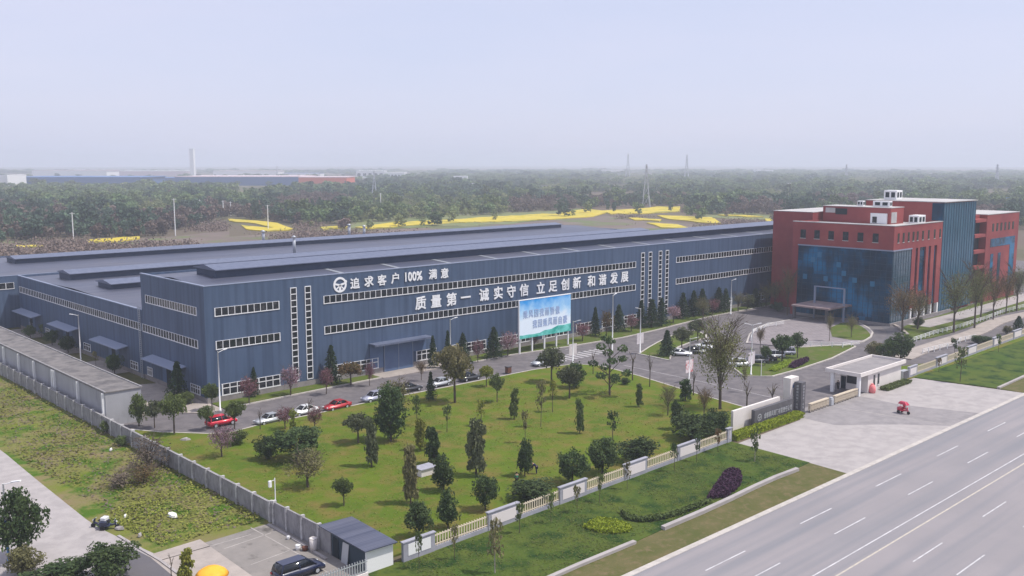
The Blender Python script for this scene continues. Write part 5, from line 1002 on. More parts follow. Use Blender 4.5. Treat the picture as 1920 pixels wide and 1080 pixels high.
PK = [  # park lawn
 ('round', 557, 866, 798, 84, 'wide round dark tree at the left of the park lawn', 'leaf_dark'), ('bush', 500, 862, 816, 42, 'dark shrub tucked against the wide round tree', 'leaf_dark'),
 ('sparse', 577, 915, 840, 72, 'loose olive tree in front of the wide round tree', 'leaf_olive'), ('lolly', 645, 950, 898, 36, 'small round ball tree standing alone on the near lawn', 'leaf_mid'),
 ('dense', 733, 828, 716, 68, 'tall dense laurel covering the parked cars', 'leaf_dark'), ('lolly', 672, 832, 776, 50, 'grey-green round tree left of the tall laurel', 'leaf_grey'),
 ('column', 697, 876, 784, 28, 'tall narrow shrub column right of the grey-green round tree', 'leaf_grey'), ('column', 770, 946, 836, 32, 'tall ragged column left of the white utility box', 'leaf_olive'),
 ('egg', 832, 922, 852, 48, 'dark egg-shaped shrub beside the white utility box', 'leaf_dark'), ('column', 812, 872, 800, 32, 'dark twisted column behind the egg-shaped shrub', 'leaf_dark'),
 ('column', 788, 846, 786, 24, 'yellow-green column right of the tall laurel', 'leaf_yellow'), ('sapling', 782, 800, 744, 28, 'two-tufted little tree just right of the laurel top', 'leaf_mid'),
 ('sapling', 838, 812, 762, 24, 'thin little tree left of the tallest shrub column', 'leaf_mid'), ('column', 893, 894, 786, 40, 'tallest dark shrub column in the middle of the lawn', 'leaf_grey'),
 ('sapling', 902, 800, 752, 24, 'yellowish tuft tree behind the tallest shrub column', 'leaf_yellow'), ('column', 964, 787, 728, 19, 'slim leaning column at the lawn centre', 'leaf_mid'),
 ('sapling', 985, 832, 772, 18, 'bare thin sapling right of the slim leaning column', 'leaf_olive'), ('sapling', 1014, 802, 718, 24, 'thin tree with brown-green tuft, left one of the twins', 'leaf_olive'),
 ('sapling', 1036, 774, 716, 24, 'thin tree with yellow-green tuft, right one of the twins', 'leaf_yellow'), ('lolly', 932, 755, 702, 28, 'small green tree below the road edge bin', 'leaf_mid'),
 ('lolly', 912, 726, 686, 26, 'yellow-green round sapling beside the road edge bin', 'leaf_yellow'), ('lolly', 853, 756, 648, 66, 'tall broad dark tree in front of the white lamp', 'leaf_olive'),
 ('conifer', 808, 752, 696, 22, 'small pointed dark tree left of the tall broad one', 'leaf_conifer'), ('lolly', 1034, 718, 652, 46, 'grey-green ball tree beside the driving silver car', 'leaf_grey'),
 ('lolly', 1068, 748, 688, 44, 'grey-green tree with darker top right of the ball tree', 'leaf_grey'), ('bush', 1078, 728, 678, 34, 'dark tree crown behind the grey-green one at the crossing', 'leaf_dark'),
 ('layered', 1143, 742, 628, 70, 'tall open tree with tiered dark clusters and pale trunk', 'leaf_dark'), ('column', 1087, 814, 748, 19, 'slim leaning column right of the twin thin trees', 'leaf_mid'),
 ('column', 1198, 764, 720, 15, 'short slim column near the right road edge', 'leaf_mid'), ('sapling', 1149, 828, 774, 32, 'little weeping dark tree above the round shrubs', 'leaf_dark'),
 ('round', 1073, 908, 842, 54, 'round dark shrub tree, left one of the three by the railing', 'leaf_dark'), ('round', 1130, 890, 822, 62, 'round dark shrub tree, middle one of the three by the railing', 'leaf_dark'),
 ('bush', 1194, 868, 820, 68, 'low wide dark shrub, right one of the three by the railing', 'leaf_dark'), ('round', 910, 958, 886, 44, 'round dark tree between the people and the egg-shaped shrub', 'leaf_dark'),
 ('bush', 1000, 940, 900, 82, 'wide dark bush in front of the four people', 'leaf_dark'), ('egg', 984, 894, 822, 36, 'narrow dark tree behind the people', 'leaf_dark'),
 ('egg', 840, 992, 918, 46, 'dark egg-shaped tree near the fence posters, right one of the pair', 'leaf_dark'), ('egg', 785, 1010, 938, 56, 'dark egg-shaped tree near the fence posters, left one of the pair', 'leaf_dark'),
 ('bush', 1296, 826, 776, 78, 'broad dark shrub mass behind the cream sign wall', 'leaf_dark'), ('bush', 1342, 816, 768, 56, 'dark shrub touching the cream sign wall', 'leaf_dark'),
 ('egg', 1268, 806, 748, 28, 'tall narrow shrub at the left of the dark shrub mass', 'leaf_dark'), ('bare', 1252, 780, 722, 34, 'thin bare tree left of the dark shrub mass', 'leaf_olive'),
 ('willow', 1350, 768, 592, 96, 'big willow with fine brownish green crown at the road', 'leaf_willow'), ('column', 1285, 752, 712, 25, 'small leaning dark column left of the willow trunk', 'leaf_dark'),
 ('bare', 1320, 786, 726, 30, 'thin brown tree between shrub mass and willow', 'leaf_bronze'), ('pruned', 1400, 768, 716, 28, 'pruned leafless tree just right of the willow', 'leaf_olive'),
 ('pruned', 1448, 772, 722, 36, 'pruned leafless tree behind the dark company sign', 'leaf_olive'), ('pruned', 1186, 714, 660, 22, 'pruned tree by the road right of the tiered tree', 'leaf_bronze'),
 ('pruned', 1218, 726, 662, 18, 'slim pruned tree by the road before the parking island', 'leaf_olive'), ('pruned', 1112, 702, 658, 15, 'tiny pruned tree at the zebra crossing', 'leaf_bronze'),
 ('pruned', 1300, 742, 690, 20, 'twiggy pruned tree below the red and white banners', 'leaf_bronze'), ('bush', 1172, 722, 708, 16, 'very small dark bush beside the tiered tree', 'leaf_dark'),
 ('sparse', 416, 858, 798, 48, 'pinkish blossom tree in front of the bright red car', 'leaf_blossom'), ('bush', 445, 834, 806, 34, 'low green bush right of the blossom tree', 'leaf_mid'),
 ('lolly', 440, 806, 754, 34, 'green tree right of the bright red car', 'leaf_mid'), ('lolly', 388, 806, 762, 28, 'green tree left of the bright red car', 'leaf_mid'),
 ('lolly', 327, 814, 738, 48, 'leafy green tree at the yard bend, largest of the corner group', 'leaf_mid'), ('lolly', 290, 804, 752, 32, 'small green tree between two larger ones at the yard bend', 'leaf_grey'),
 ('egg', 261, 800, 736, 36, 'green tree standing against the grey outbuilding', 'leaf_mid'), ('sparse', 590, 806, 760, 30, 'plum tree behind the white car at the lawn edge', 'leaf_plum'),
 ('sparse', 535, 806, 762, 34, 'plum tree with reddish crown over the silver sedan', 'leaf_plum'), ('sapling', 552, 830, 770, 26, 'light green sapling above the wide round tree', 'leaf_yellow'),
 ('pruned', 488, 806, 766, 16, 'stumpy pruned sapling before the silver sedan', 'leaf_bronze'), ('pruned', 580, 790, 748, 22, 'pruned sapling before the white sedan', 'leaf_bronze'),
 ('sparse', 745, 790, 710, 60, 'pale twiggy tree behind the tall laurel', 'leaf_olive'), ('sapling', 1395, 735, 690, 14, 'thin young tree on the road side of the willow', 'leaf_olive')]
for a in PK: T(a[0], a[1], a[2], a[3], a[4], a[5], a[6], cat='shrub' if a[0] in ('bush', 'egg') else 'tree')
FS = [  # strip along the facade
 ('lolly', 398, 770, 720, 32, 'round clipped green tree at the factory corner lamp', 'leaf_mid'), ('sparse', 467, 757, 706, 36, 'dark plum tree in front of the first ground windows', 'leaf_plum'), ('conifer', 477, 745, 688, 22, 'small conifer behind the dark plum tree', 'leaf_conifer'),
 ('sparse', 545, 742, 686, 38, 'pale pink blossom tree below the twin stair windows', 'leaf_blossom'), ('conifer', 622, 720, 646, 36, 'tall conifer left of the sliding door', 'leaf_conifer'), ('lolly', 658, 722, 680, 44, 'round bronze tree left of the sliding door', 'leaf_bronze'),
 ('sparse', 612, 740, 688, 28, 'dark red plum tree before the tall conifer', 'leaf_plum'), ('sparse', 693, 724, 678, 20, 'small reddish tree between bronze tree and door', 'leaf_plum'), ('bare', 790, 714, 676, 20, 'small bare tree on the paving by the door', 'leaf_bronze'),
 ('conifer', 812, 690, 628, 22, 'narrow conifer right of the sliding door', 'leaf_conifer'), ('conifer', 840, 690, 618, 22, 'conifer left of the lamp before the facade', 'leaf_conifer'), ('conifer', 868, 682, 624, 32, 'wide conifer right of the lamp before the facade', 'leaf_conifer'), ('sparse', 896, 680, 636, 24, 'bare reddish tree left of the large conifer', 'leaf_plum'),
 ('conifer', 926, 672, 612, 38, 'large dark conifer left of the billboard', 'leaf_conifer'), ('sparse', 952, 668, 620, 34, 'grey blossom tree touching the billboard left edge', 'leaf_blossom'), ('bare', 1002, 654, 625, 24, 'bare shrub beneath the billboard', 'leaf_plum'), ('sparse', 1092, 640, 604, 32, 'dark reddish tree right of the billboard', 'leaf_plum'),
 ('conifer', 1116, 630, 575, 22, 'thin conifer before the facade right of the billboard', 'leaf_conifer'), ('sparse', 1137, 632, 580, 26, 'brown tree beside the tall facade lamp', 'leaf_bronze'), ('conifer', 1160, 622, 570, 30, 'dark conifer right of the tall facade lamp', 'leaf_conifer'), ('sparse', 1184, 622, 588, 28, 'small reddish tree before the stair windows', 'leaf_plum'),
 ('conifer', 1202, 616, 562, 26, 'conifer under the first stair window', 'leaf_conifer'), ('conifer', 1222, 614, 560, 34, 'wide conifer under the second stair window', 'leaf_conifer'), ('conifer', 1240, 612, 558, 28, 'conifer under the third stair window', 'leaf_conifer'), ('sparse', 1262, 606, 572, 30, 'plum tree right of the stair windows', 'leaf_blossom'),
 ('conifer', 1280, 598, 548, 30, 'dark conifer past the stair windows', 'leaf_conifer'), ('conifer', 1300, 594, 544, 28, 'dark conifer second past the stair windows', 'leaf_conifer'), ('conifer', 1316, 592, 540, 30, 'tall dark conifer where the facade lamp row ends', 'leaf_conifer'), ('sparse', 1336, 590, 560, 26, 'reddish tree left of the far facade lamp', 'leaf_plum'),
 ('conifer', 1347, 586, 538, 30, 'conifer left of the far facade lamp', 'leaf_conifer'), ('conifer', 1360, 584, 540, 24, 'conifer touching the far facade lamp', 'leaf_conifer'), ('bare', 1384, 584, 548, 28, 'bare tree right of the far facade lamp', 'leaf_olive'), ('sparse', 1402, 580, 550, 26, 'grey tree before the far facade', 'leaf_grey'),
 ('conifer', 1416, 576, 540, 28, 'conifer near the red building corner', 'leaf_conifer'), ('bare', 1436, 576, 532, 32, 'bare tree near the red building corner', 'leaf_olive'), ('bare', 1476, 592, 500, 36, 'tall leafless tree in front of the red wall edge', 'leaf_bronze'), ('bush', 1458, 584, 566, 22, 'dark round bush at the red building edge', 'leaf_dark'),
 ('bare', 1452, 578, 526, 30, 'second bare tree near the red building corner', 'leaf_olive')]
for a in FS: T(*a[:6], a[6], group='trees in front of the factory facade', z=.1)
SD_ = [('round', 57, 634, 610, 20, 'small green tree by the first awning of the wing', 'leaf_mid'), ('round', 98, 648, 618, 24, 'green tree left of the second awning', 'leaf_dark'), ('round', 128, 662, 630, 30, 'dark tree beside the left lamp', 'leaf_dark'), ('sapling', 78, 636, 610, 14, 'tiny tree before the first awning', 'leaf_mid'),
 ('round', 215, 702, 662, 28, 'dark green tree below the third awning', 'leaf_dark'), ('conifer', 334, 752, 676, 44, 'large conifer below the fourth awning', 'leaf_conifer'), ('bush', 10, 606, 570, 34, 'dark trees at the left frame edge by the rear hall', 'leaf_dark'), ('sapling', 180, 690, 660, 16, 'tiny tree on the side strip', 'leaf_olive'), ('bush', 352, 758, 734, 24, 'low bush at the foot of the large conifer', 'leaf_mid')]
for a in SD_: T(*a[:6], a[6], group='trees along the side wall of the wing', z=.1)
CT = [('conifer', 1250, 668, 618, 34, 'dark conifer on the parking island beside the white sedan', 'leaf_conifer'), ('lolly', 1278, 656, 614, 34, 'round olive tree on the parking island', 'leaf_grey'), ('lolly', 1308, 640, 600, 34, 'round bare-looking tree behind the parking island cars', 'leaf_grey'), ('bare', 1318, 600, 556, 30, 'bare tree behind the court at the road', 'leaf_olive'),
 ('lolly', 1466, 680, 628, 40, 'larger dark lollipop tree on the court lawn', 'leaf_dark'), ('lolly', 1495, 672, 624, 28, 'smaller dark lollipop tree on the court lawn', 'leaf_dark'), ('lolly', 1434, 686, 648, 20, 'small dark tree among the parked cars of the court', 'leaf_dark'), ('bush', 1640, 672, 640, 34, 'olive green bush behind the guard house', 'leaf_olive'),
 ('round', 1688, 678, 624, 46, 'dark round tree pair behind the guard house, right one', 'leaf_dark'), ('round', 1666, 680, 636, 32, 'dark round tree pair behind the guard house, left one', 'leaf_dark'), ('bare', 1692, 622, 530, 60, 'bare brown tree before the glass corner', 'leaf_bronze'), ('bare', 1720, 618, 540, 50, 'bare tree before the red piers', 'leaf_olive'),
 ('bare', 1788, 624, 506, 58, 'tall bare greenish tree before the stair tower', 'leaf_willow'), ('bare', 1827, 616, 490, 50, 'tall bare tree before the open gallery, left trunk', 'leaf_willow'), ('bare', 1838, 602, 500, 44, 'tall bare tree before the open gallery, right trunk', 'leaf_bronze'), ('bare', 1862, 600, 512, 36, 'bare tree before the right wing windows', 'leaf_bronze'),
 ('bare', 1886, 588, 505, 34, 'bare tree with dark trunk before the right wing', 'leaf_bronze'), ('bare', 1906, 584, 495, 46, 'olive bare tree at the right frame edge', 'leaf_willow'), ('bush', 1722, 614, 594, 18, 'small dark bush at the building foot', 'leaf_dark'), ('bush', 1832, 644, 628, 24, 'dark bush behind the cream fence, left one', 'leaf_dark'), ('bush', 1850, 644, 630, 26, 'dark bush behind the cream fence, middle one', 'leaf_dark'),
 ('conifer', 1909, 622, 592, 26, 'dark conifer behind the cream fence at the right edge', 'leaf_conifer'), ('bush', 1888, 626, 610, 16, 'small olive bush behind the cream fence', 'leaf_olive'), ('sapling', 1790, 668, 636, 20, 'small dark sapling by the walkway rail', 'leaf_dark'), ('sapling', 1800, 716, 652, 28, 'young tree on the right verge in front of the cream fence', 'leaf_mid'),
 ('bare', 1555, 640, 585, 14, 'thin bare tree at the court grass', 'leaf_olive'), ('bare', 1596, 634, 590, 22, 'bare bush on the court grass', 'leaf_olive'), ('bare', 1425, 655, 612, 18, 'thin bare tree at the left of the paved court', 'leaf_bronze')]
for a in CT: T(*a[:6], a[6], group='trees around the court and red building', z=.05, cat='shrub' if a[0] == 'bush' else 'tree')
VG = [('white_sapling', 928, 1075, 974, 38, 'leafy sapling with limewashed trunk on the near verge', 'leaf_olive'), ('white_sapling', 1415, 866, 806, 22, 'slim sapling with white trunk at the verge corner', 'leaf_mid'), ('sapling', 852, 1050, 985, 22, 'thin sapling right before the first railing section', 'leaf_olive'), ('sapling', 786, 1068, 1000, 20, 'thin sapling between the two fence posters', 'leaf_mid'),
 ('sapling', 974, 1000, 944, 26, 'thin sapling at the second wall panel', 'leaf_mid'), ('sapling', 1033, 982, 926, 18, 'thin sapling before the second railing', 'leaf_mid'), ('sapling', 1082, 962, 912, 20, 'thin sapling before the third wall panel', 'leaf_olive'), ('sapling', 1124, 942, 890, 20, 'thin sapling before the third railing', 'leaf_mid'), ('sapling', 1176, 918, 866, 16, 'bare sapling before the fourth wall panel', 'leaf_olive'),
 ('sapling', 1264, 884, 832, 22, 'leafy sapling beside the fifth wall panel', 'leaf_dark'), ('sapling', 1306, 866, 816, 20, 'leafy sapling right of the fifth wall panel', 'leaf_dark'), ('sapling', 1346, 848, 806, 18, 'reddish sapling at the fence end', 'leaf_bronze'), ('sapling', 1760, 698, 672, 12, 'tiny sapling before the right fence, left one', 'leaf_bronze'), ('sapling', 1872, 660, 628, 14, 'tiny sapling before the right fence, right one', 'leaf_mid')]
for a in VG: T(*a[:6], a[6], group='young trees planted along the verge', z=.03)
for i, a in enumerate([('round', 36, 1052, 912, 78, 'dense dark tree behind the blue lamp pole at the bottom left', 'leaf_dark'), ('bush', 44, 1078, 1024, 60, 'olive shrub below the dense tree at the bottom left', 'leaf_olive'), ('bush', 205, 1092, 1016, 96, 'dark leafy tree top rising at the bottom edge', 'leaf_dark'),
 ('bush', 110, 1100, 1056, 110, 'low dark shrubs along the bottom edge', 'leaf_dark'), ('column', 350, 1100, 1028, 30, 'yellow-green column shrub left of the orange parasol', 'leaf_yellow'), ('pruned', 322, 1088, 1040, 18, 'twisted bare stump by the pad paving', 'leaf_bronze')]):
    T(*a[:6], a[6], group='trees at the bottom left', z=.05, cat='shrub' if a[0] == 'bush' else 'tree')
for a in [(280, 880, 806, 78, 'big brown brushwood heap against the boundary wall'), (225, 912, 874, 70, 'lower brown brushwood heap left of the big one'), (270, 905, 862, 60, 'dark brushwood at the foot of the big heap')]:
    T('brush', *a[:4], a[4], 'leaf_brush' if a[0] != 270 else 'leaf_bronze', cat='brushwood', group='brushwood heaps by the wall', z=0)
for a in [(200, 812, 788, 22, 'bright green shrub against the boundary wall'), (228, 836, 816, 22, 'darker shrub left of the brushwood by the wall')]: T('bush', *a[:4], a[4], 'leaf_mid', cat='shrub', group='shrubs by the wall', z=0)
# hedge in front of the sign wall, small beds
def hedge(name, label, x0, x1, y0, y1, h, n, size, m, z=0, cat='hedge'):
    rg = np.random.default_rng(int(x0 * 7)); u = rg.uniform(size=(n, 3)); u[:, 2] = u[:, 2] ** .5
    P = np.stack([x0 + (x1 - x0) * u[:, 0], y0 + (y1 - y0) * u[:, 1] + 0 * u[:, 0], z + h * u[:, 2] * (.95 + .05 * np.sin(u[:, 0] * 37))], 1); me = leafmesh('foliage', P - np.array([x0, y0, 0]), size, m, 3, up=1.0)
    t = thing(name, label, cat, (x0, y0, 0)); link('foliage', me, t)
    MB().box(.15, .15, -.1, x1 - x0 - .15, y1 - y0 - .15, h * .80).build('leafy_core', m, t); return t
hedge('hedge', 'bright yellow-green hedge in front of the sign walls', 115.2, 134.0, 74.9, 76.5, .95, 9000, .16, 'leaf_hedge')
hedge('flower_bed', 'dark green bed at the right side of the guard house', 160.5, 170.0, 73.8, 75.4, .6, 2600, .18, 'leaf_mid', cat='flower bed')
def bed(name, label, poly, h, n, size, m, cat, z=.03):
    rg = np.random.default_rng(n); xs = [p[0] for p in poly]; ys = [p[1] for p in poly]; P = []
    def ins(x, y):
        c = False
        for i in range(len(poly)):
            (x1, y1), (x2, y2) = poly[i], poly[i - 1]
            if (y1 > y) != (y2 > y) and x < (x2 - x1) * (y - y1) / (y2 - y1) + x1: c = not c
        return c
    while len(P) < n:
        x, y = rg.uniform(min(xs), max(xs)), rg.uniform(min(ys), max(ys))
        if ins(x, y): P.append((x, y, z + h * rg.uniform(.1, 1)))
    me = leafmesh('foliage', np.array(P) - np.array([poly[0][0], poly[0][1], 0]), size, m, 5, up=1.0); t = thing(name, label, cat, (poly[0][0], poly[0][1], 0)); link('foliage', me, t); return t
bed('flower_bed', 'dark purple shrub bed on the verge near the kerb end', smooth_pts(GP((1325, 938), (1345, 908), (1362, 884), (1385, 882), (1392, 895), (1388, 915), (1360, 935)), 1), .55, 3800, .16, 'leaf_purple', 'flower bed')
bed('flower_bed', 'yellow flowering patch on the near verge', smooth_pts(GP((1092, 990), (1120, 972), (1160, 978), (1190, 992), (1170, 1003), (1120, 1000)), 1), .35, 3200, .13, 'leaf_hedge', 'flower bed')
bed('hedge_row', 'low curved dark hedge on the near verge', smooth_pts(GP((1160, 960), (1180, 972), (1210, 976), (1260, 966), (1330, 940), (1334, 944), (1262, 972), (1208, 982), (1174, 976)), 1), .5, 2600, .16, 'leaf_mid', 'hedge')
bed('flower_bed', 'dark purple bed on the court lawn', smooth_pts(GP((1478, 690), (1495, 678), (1520, 674), (1512, 682), (1490, 692)), 1), .6, 1500, .2, 'leaf_purple', 'flower bed', .1)
bed('flower_bed', 'bright green bed beside the purple one on the court lawn', smooth_pts(GP((1440, 696), (1466, 680), (1486, 676), (1478, 688), (1456, 698)), 1), .4, 1500, .18, 'leaf_hedge', 'flower bed', .1)
# weeds, grass tufts: nobody could count them
def scatter(name, label, poly, n, h, size, m, cat, seed, z=0.02):
    rg = np.random.default_rng(seed); xs = [p[0] for p in poly]; ys = [p[1] for p in poly]; P = np.stack([rg.uniform(min(xs), max(xs), n * 3), rg.uniform(min(ys), max(ys), n * 3)], 1)
    f_ = np.sin(P[:, 0] * .9 + seed) * np.cos(P[:, 1] * .37 + seed * 2) + np.sin(P[:, 0] * .31 - P[:, 1] * .22) * .8 + rg.normal(size=len(P)) * 1.3
    keep = f_ > .35; P = P[keep]; c = np.zeros(len(P), bool)
    for i in range(len(poly)):
        (x1, y1), (x2, y2) = poly[i], poly[i - 1]
        if y1 == y2: continue
        cond = ((y1 > P[:, 1]) != (y2 > P[:, 1])) & (P[:, 0] < (x2 - x1) * (P[:, 1] - y1) / (y2 - y1) + x1); c ^= cond
    P = P[c][:n]; Q = np.concatenate([P, (z + h * rg.uniform(0, 1, len(P)) ** 1.5)[:, None]], 1)
    return tag(link(name, leafmesh(name, Q, size, m, seed, up=3.0)), label, cat, kind='stuff')
WL = [(36.6, 143), (50.1, 200), (50.1, 94), (38.5, 94.5)]
scatter('weeds', 'rough green weeds growing over the empty lot', WL, 5500, .4, .2, 'tuft_lawn', 'weeds', 1); scatter('weeds', 'yellow-flowering weeds over the empty lot', [(38.5, 94.5), (50, 94.5), (50, 112), (37, 108)], 3500, .4, .14, 'leaf_yellow', 'weeds', 2)
scatter('dry_weeds', 'dry brown weeds over the empty lot', WL, 2600, .35, .2, 'leaf_brush', 'weeds', 4)
scatter('grass_tufts', 'short grass tufts on the verge lawn', [(54, 61.5), (113, 63), (113, 75), (54, 73.8)], 12000, .1, .10, 'tuft_verge', 'grass', 3, .03)
scatter('grass_tufts', 'short grass tufts on the park lawn', [(51, 78), (114, 79), (128, 100), (120, 128), (60, 128), (51, 130)], 20000, .08, .11, 'tuft_lawn', 'grass', 6, .1)
# ------------------------------------------------------------------ countryside behind
def jag(pts, sd):
    r_ = random.Random(sd); out = []
    for a, c in zip(pts, pts[1:] + pts[:1]):
        n = max(1, int(math.hypot(c[0] - a[0], c[1] - a[1]) / 14))
        for i in range(n):
            t_ = i / n; out.append((a[0] + (c[0] - a[0]) * t_ + (r_.uniform(-3, 3) if i else 0), a[1] + (c[1] - a[1]) * t_ + (r_.uniform(-.8, .8) if i else 0)))
    return out
def field(label, pts, h=1.0, m='rape'): return tag(MB().prism(GP(*jag(pts, len(label))), -.1, h * .5).build('rapeseed_field', m), label, 'field', kind='stuff')
F_ = [[(428, 411), (470, 414), (520, 419), (550, 430), (525, 432), (480, 420), (430, 415)], [(452, 423), (500, 428), (545, 432), (500, 434), (462, 431)],
      [(665, 427), (735, 418), (860, 412), (960, 405), (1050, 401), (1095, 393), (1150, 396), (1112, 407), (1040, 412), (960, 416), (860, 418), (780, 423), (690, 430)],
      [(1130, 396), (1200, 392), (1232, 388), (1275, 388), (1275, 397), (1215, 401), (1145, 402)], [(1232, 405), (1290, 407), (1340, 411), (1352, 420), (1310, 418), (1250, 411)], [(1212, 419), (1270, 422), (1296, 430), (1240, 428)],
      [(30, 462), (80, 462), (82, 465), (34, 466)], [(163, 452), (200, 449), (262, 445), (262, 449), (215, 455), (166, 456)], [(1434, 411), (1462, 412), (1462, 417), (1436, 416)], [(1076, 369), (1100, 369), (1102, 384), (1078, 383)], [(1290, 408), (1336, 409), (1334, 412), (1300, 411)], [(1345, 404), (1400, 405), (1432, 408), (1400, 408)], [(1178, 410), (1240, 413), (1236, 416), (1190, 414)], [(600, 428), (650, 425), (652, 428), (606, 432)]]
for i, f_ in enumerate(F_): field('yellow rapeseed field number %d from the left behind the factory' % (i + 1) if False else ['long yellow rapeseed strip left of the poles', 'lower yellow rapeseed strip left of the poles', 'longest yellow rapeseed field behind the factory roof', 'yellow rapeseed field at the foot of the nearest pylon', 'yellow rapeseed strip right of the nearest pylon', 'small yellow rapeseed strip just above the long roof', 'narrow yellow rapeseed strip at the far left', 'yellow rapeseed strip above the roof vent at left', 'small yellow field touching the red building', 'tall narrow far yellow field', 'thin yellow strip beside the brown plot', 'thin yellow strip just left of the red building', 'short yellow strip below the nearest pylon', 'short yellow strip left of the longest field'][i], f_, 1.0 + .05 * i)
struct('bare_plots', mat('brown_plots', (0.13, 0.098, 0.082), .95, var=(0.185, 0.145, 0.12), scale=.02, var2=(0.12, 0.145, 0.05), scale2=.03, fac2=(.5, .6)), GP((540, 437), (700, 432), (960, 419), (1130, 404), (1340, 424), (1420, 424), (1462, 420), (1462, 440), (900, 440), (300, 470), (300, 452)), -.2, .02)
struct('bare_plots_left', bpy.data.materials['brown_plots'], GP((0, 452), (300, 446), (430, 432), (430, 470), (0, 490)), -.2, .03)
struct('green_plots', mat('green_field', (0.14, 0.18, 0.05), .95, var=(0.19, 0.19, 0.09), scale=.03), GP(*jag([(640, 412), (860, 402), (1000, 397), (1090, 391), (1090, 399), (960, 420), (780, 427), (640, 428)], 3)), -.1, .1)
struct('green_plots_right', bpy.data.materials['green_field'], GP(*jag([(1300, 398), (1400, 400), (1462, 404), (1462, 411), (1400, 413), (1330, 408)], 4)), -.1, .1)
# the line below which no tree stands (in front of the open fields)
LIM = [(-200, 462), (160, 449), (300, 444), (425, 409), (560, 421), (660, 419), (860, 407), (1060, 394), (1150, 390), (1280, 386), (1300, 402), (1430, 404), (1600, 430), (2200, 430)]
def lim(px):
    for (a, b1), (c, d1) in zip(LIM, LIM[1:]):
        if a <= px < c: return b1 + (d1 - b1) * (px - a) / (c - a)
    return 430
rng = random.Random(5); far = []
for i in range(30000):
    D = 330 * (14 ** rng.random()); th = R(rng.uniform(-32, 33)); d = fh * math.cos(th) + cr * math.sin(th); X, Y = d.x * D, d.y * D
    px, py = PX(X, Y, 0)
    if py > lim(px) and not (560 < px < 1460 and py < lim(px) + 16 and rng.random() < .035): continue
    blue = px < 690 and py < 352 and py > 326                      # industrial estate
    if blue and rng.random() < .93: continue
    nz = math.sin(X * .011 + 1) * math.cos(Y * .009) + math.sin(X * .004 - Y * .006) + math.sin(px * .02) * .3
    if nz < -1.3 and D > 900: continue
    if any(a < px < c and b0 < py < d for a, b0, c, d in ((430, 352, 560, 360), (880, 352, 1010, 358), (1320, 362, 1420, 368), (1100, 368, 1160, 376), (1430, 372, 1500, 378), (1820, 356, 1900, 364))): continue
    if 560 > D and rng.random() < .25: continue
    k = math.sin(px * .013 + py * .09) + math.sin(px * .031 - py * .05) * .6 + rng.uniform(-.55, .55)
    if 650 < px < 965 and 376 < py: k = 1.3 + rng.uniform(-.5, .3)
    elif 655 < px < 1000 and 345 < py <= 376: k = .0 + rng.uniform(-.4, .4)
    elif 40 < px < 270 and 350 < py < 392: k = .9 + rng.uniform(-.5, .5)
    elif px < 560 and py > 408: k = -.8 + rng.uniform(-.5, .9)
    elif 1130 < px < 1320 and py > 362: k = -.1 + rng.uniform(-.5, .5)
    far.append((X, Y, D, px, py, k))
KIND = [('far', 'far_green'), ('far', 'far_dark'), ('far', 'far_light'), ('far', 'far_brown'), ('far_tall', 'far_dark')]
def pick(k, D):
    if k > .95: return 2
    if k > .15: return 0
    if k > -.45: return 1 if int(k * 1000) % 3 else 4
    return 3 if D < 1100 else 0
far.sort(key=lambda a: a[2]); ind = far[:130]
lab = ['bushy green tree in the wood behind the factory', 'dark tree in the wood behind the factory', 'pale green tree in the wood behind the factory', 'brown leafless tree in the wood behind the factory', 'tall slim dark tree in the wood behind the factory']
for X, Y, D, px, py, k in ind:
    q = pick(k, D); kd, m = KIND[q]; s_ = rng.uniform(5, 13) * (1.2 if q == 4 else 1) * (.75 if q == 3 else 1)
    zn = ['at the left end of the rear roof', 'above the roof vents', 'left of the long rapeseed field', 'behind the long rapeseed field', 'around the largest pylon', 'beyond the red building'][0 if px < 260 else 1 if px < 560 else 2 if px < 700 else 3 if px < 1100 else 4 if px < 1440 else 5]
    place_tree(kd, (X, Y, -.1), s_, s_ * (.55 if q == 4 else rng.uniform(.8, 1.15)), lab[q].replace('in the wood behind the factory', 'of the wood ' + zn), m, group='trees behind the factory, kind %s' % ['bushy green', 'dark', 'pale green', 'brown leafless', 'tall slim dark'][q])
# row of dark conical trees
for i, px in enumerate((574, 586, 600, 612, 626, 640, 655, 414)):
    X, Y = G(px, 400 + (i % 3)); place_tree('conifer', (X, Y, 0), 11 + i % 3 * 1.5, 8.5, 'dark conical tree in the dense row behind the factory roof' if px != 414 else 'dark conical tree standing alone left of the poles', 'far_dark', group='dark conical tree row' if px != 414 else None)
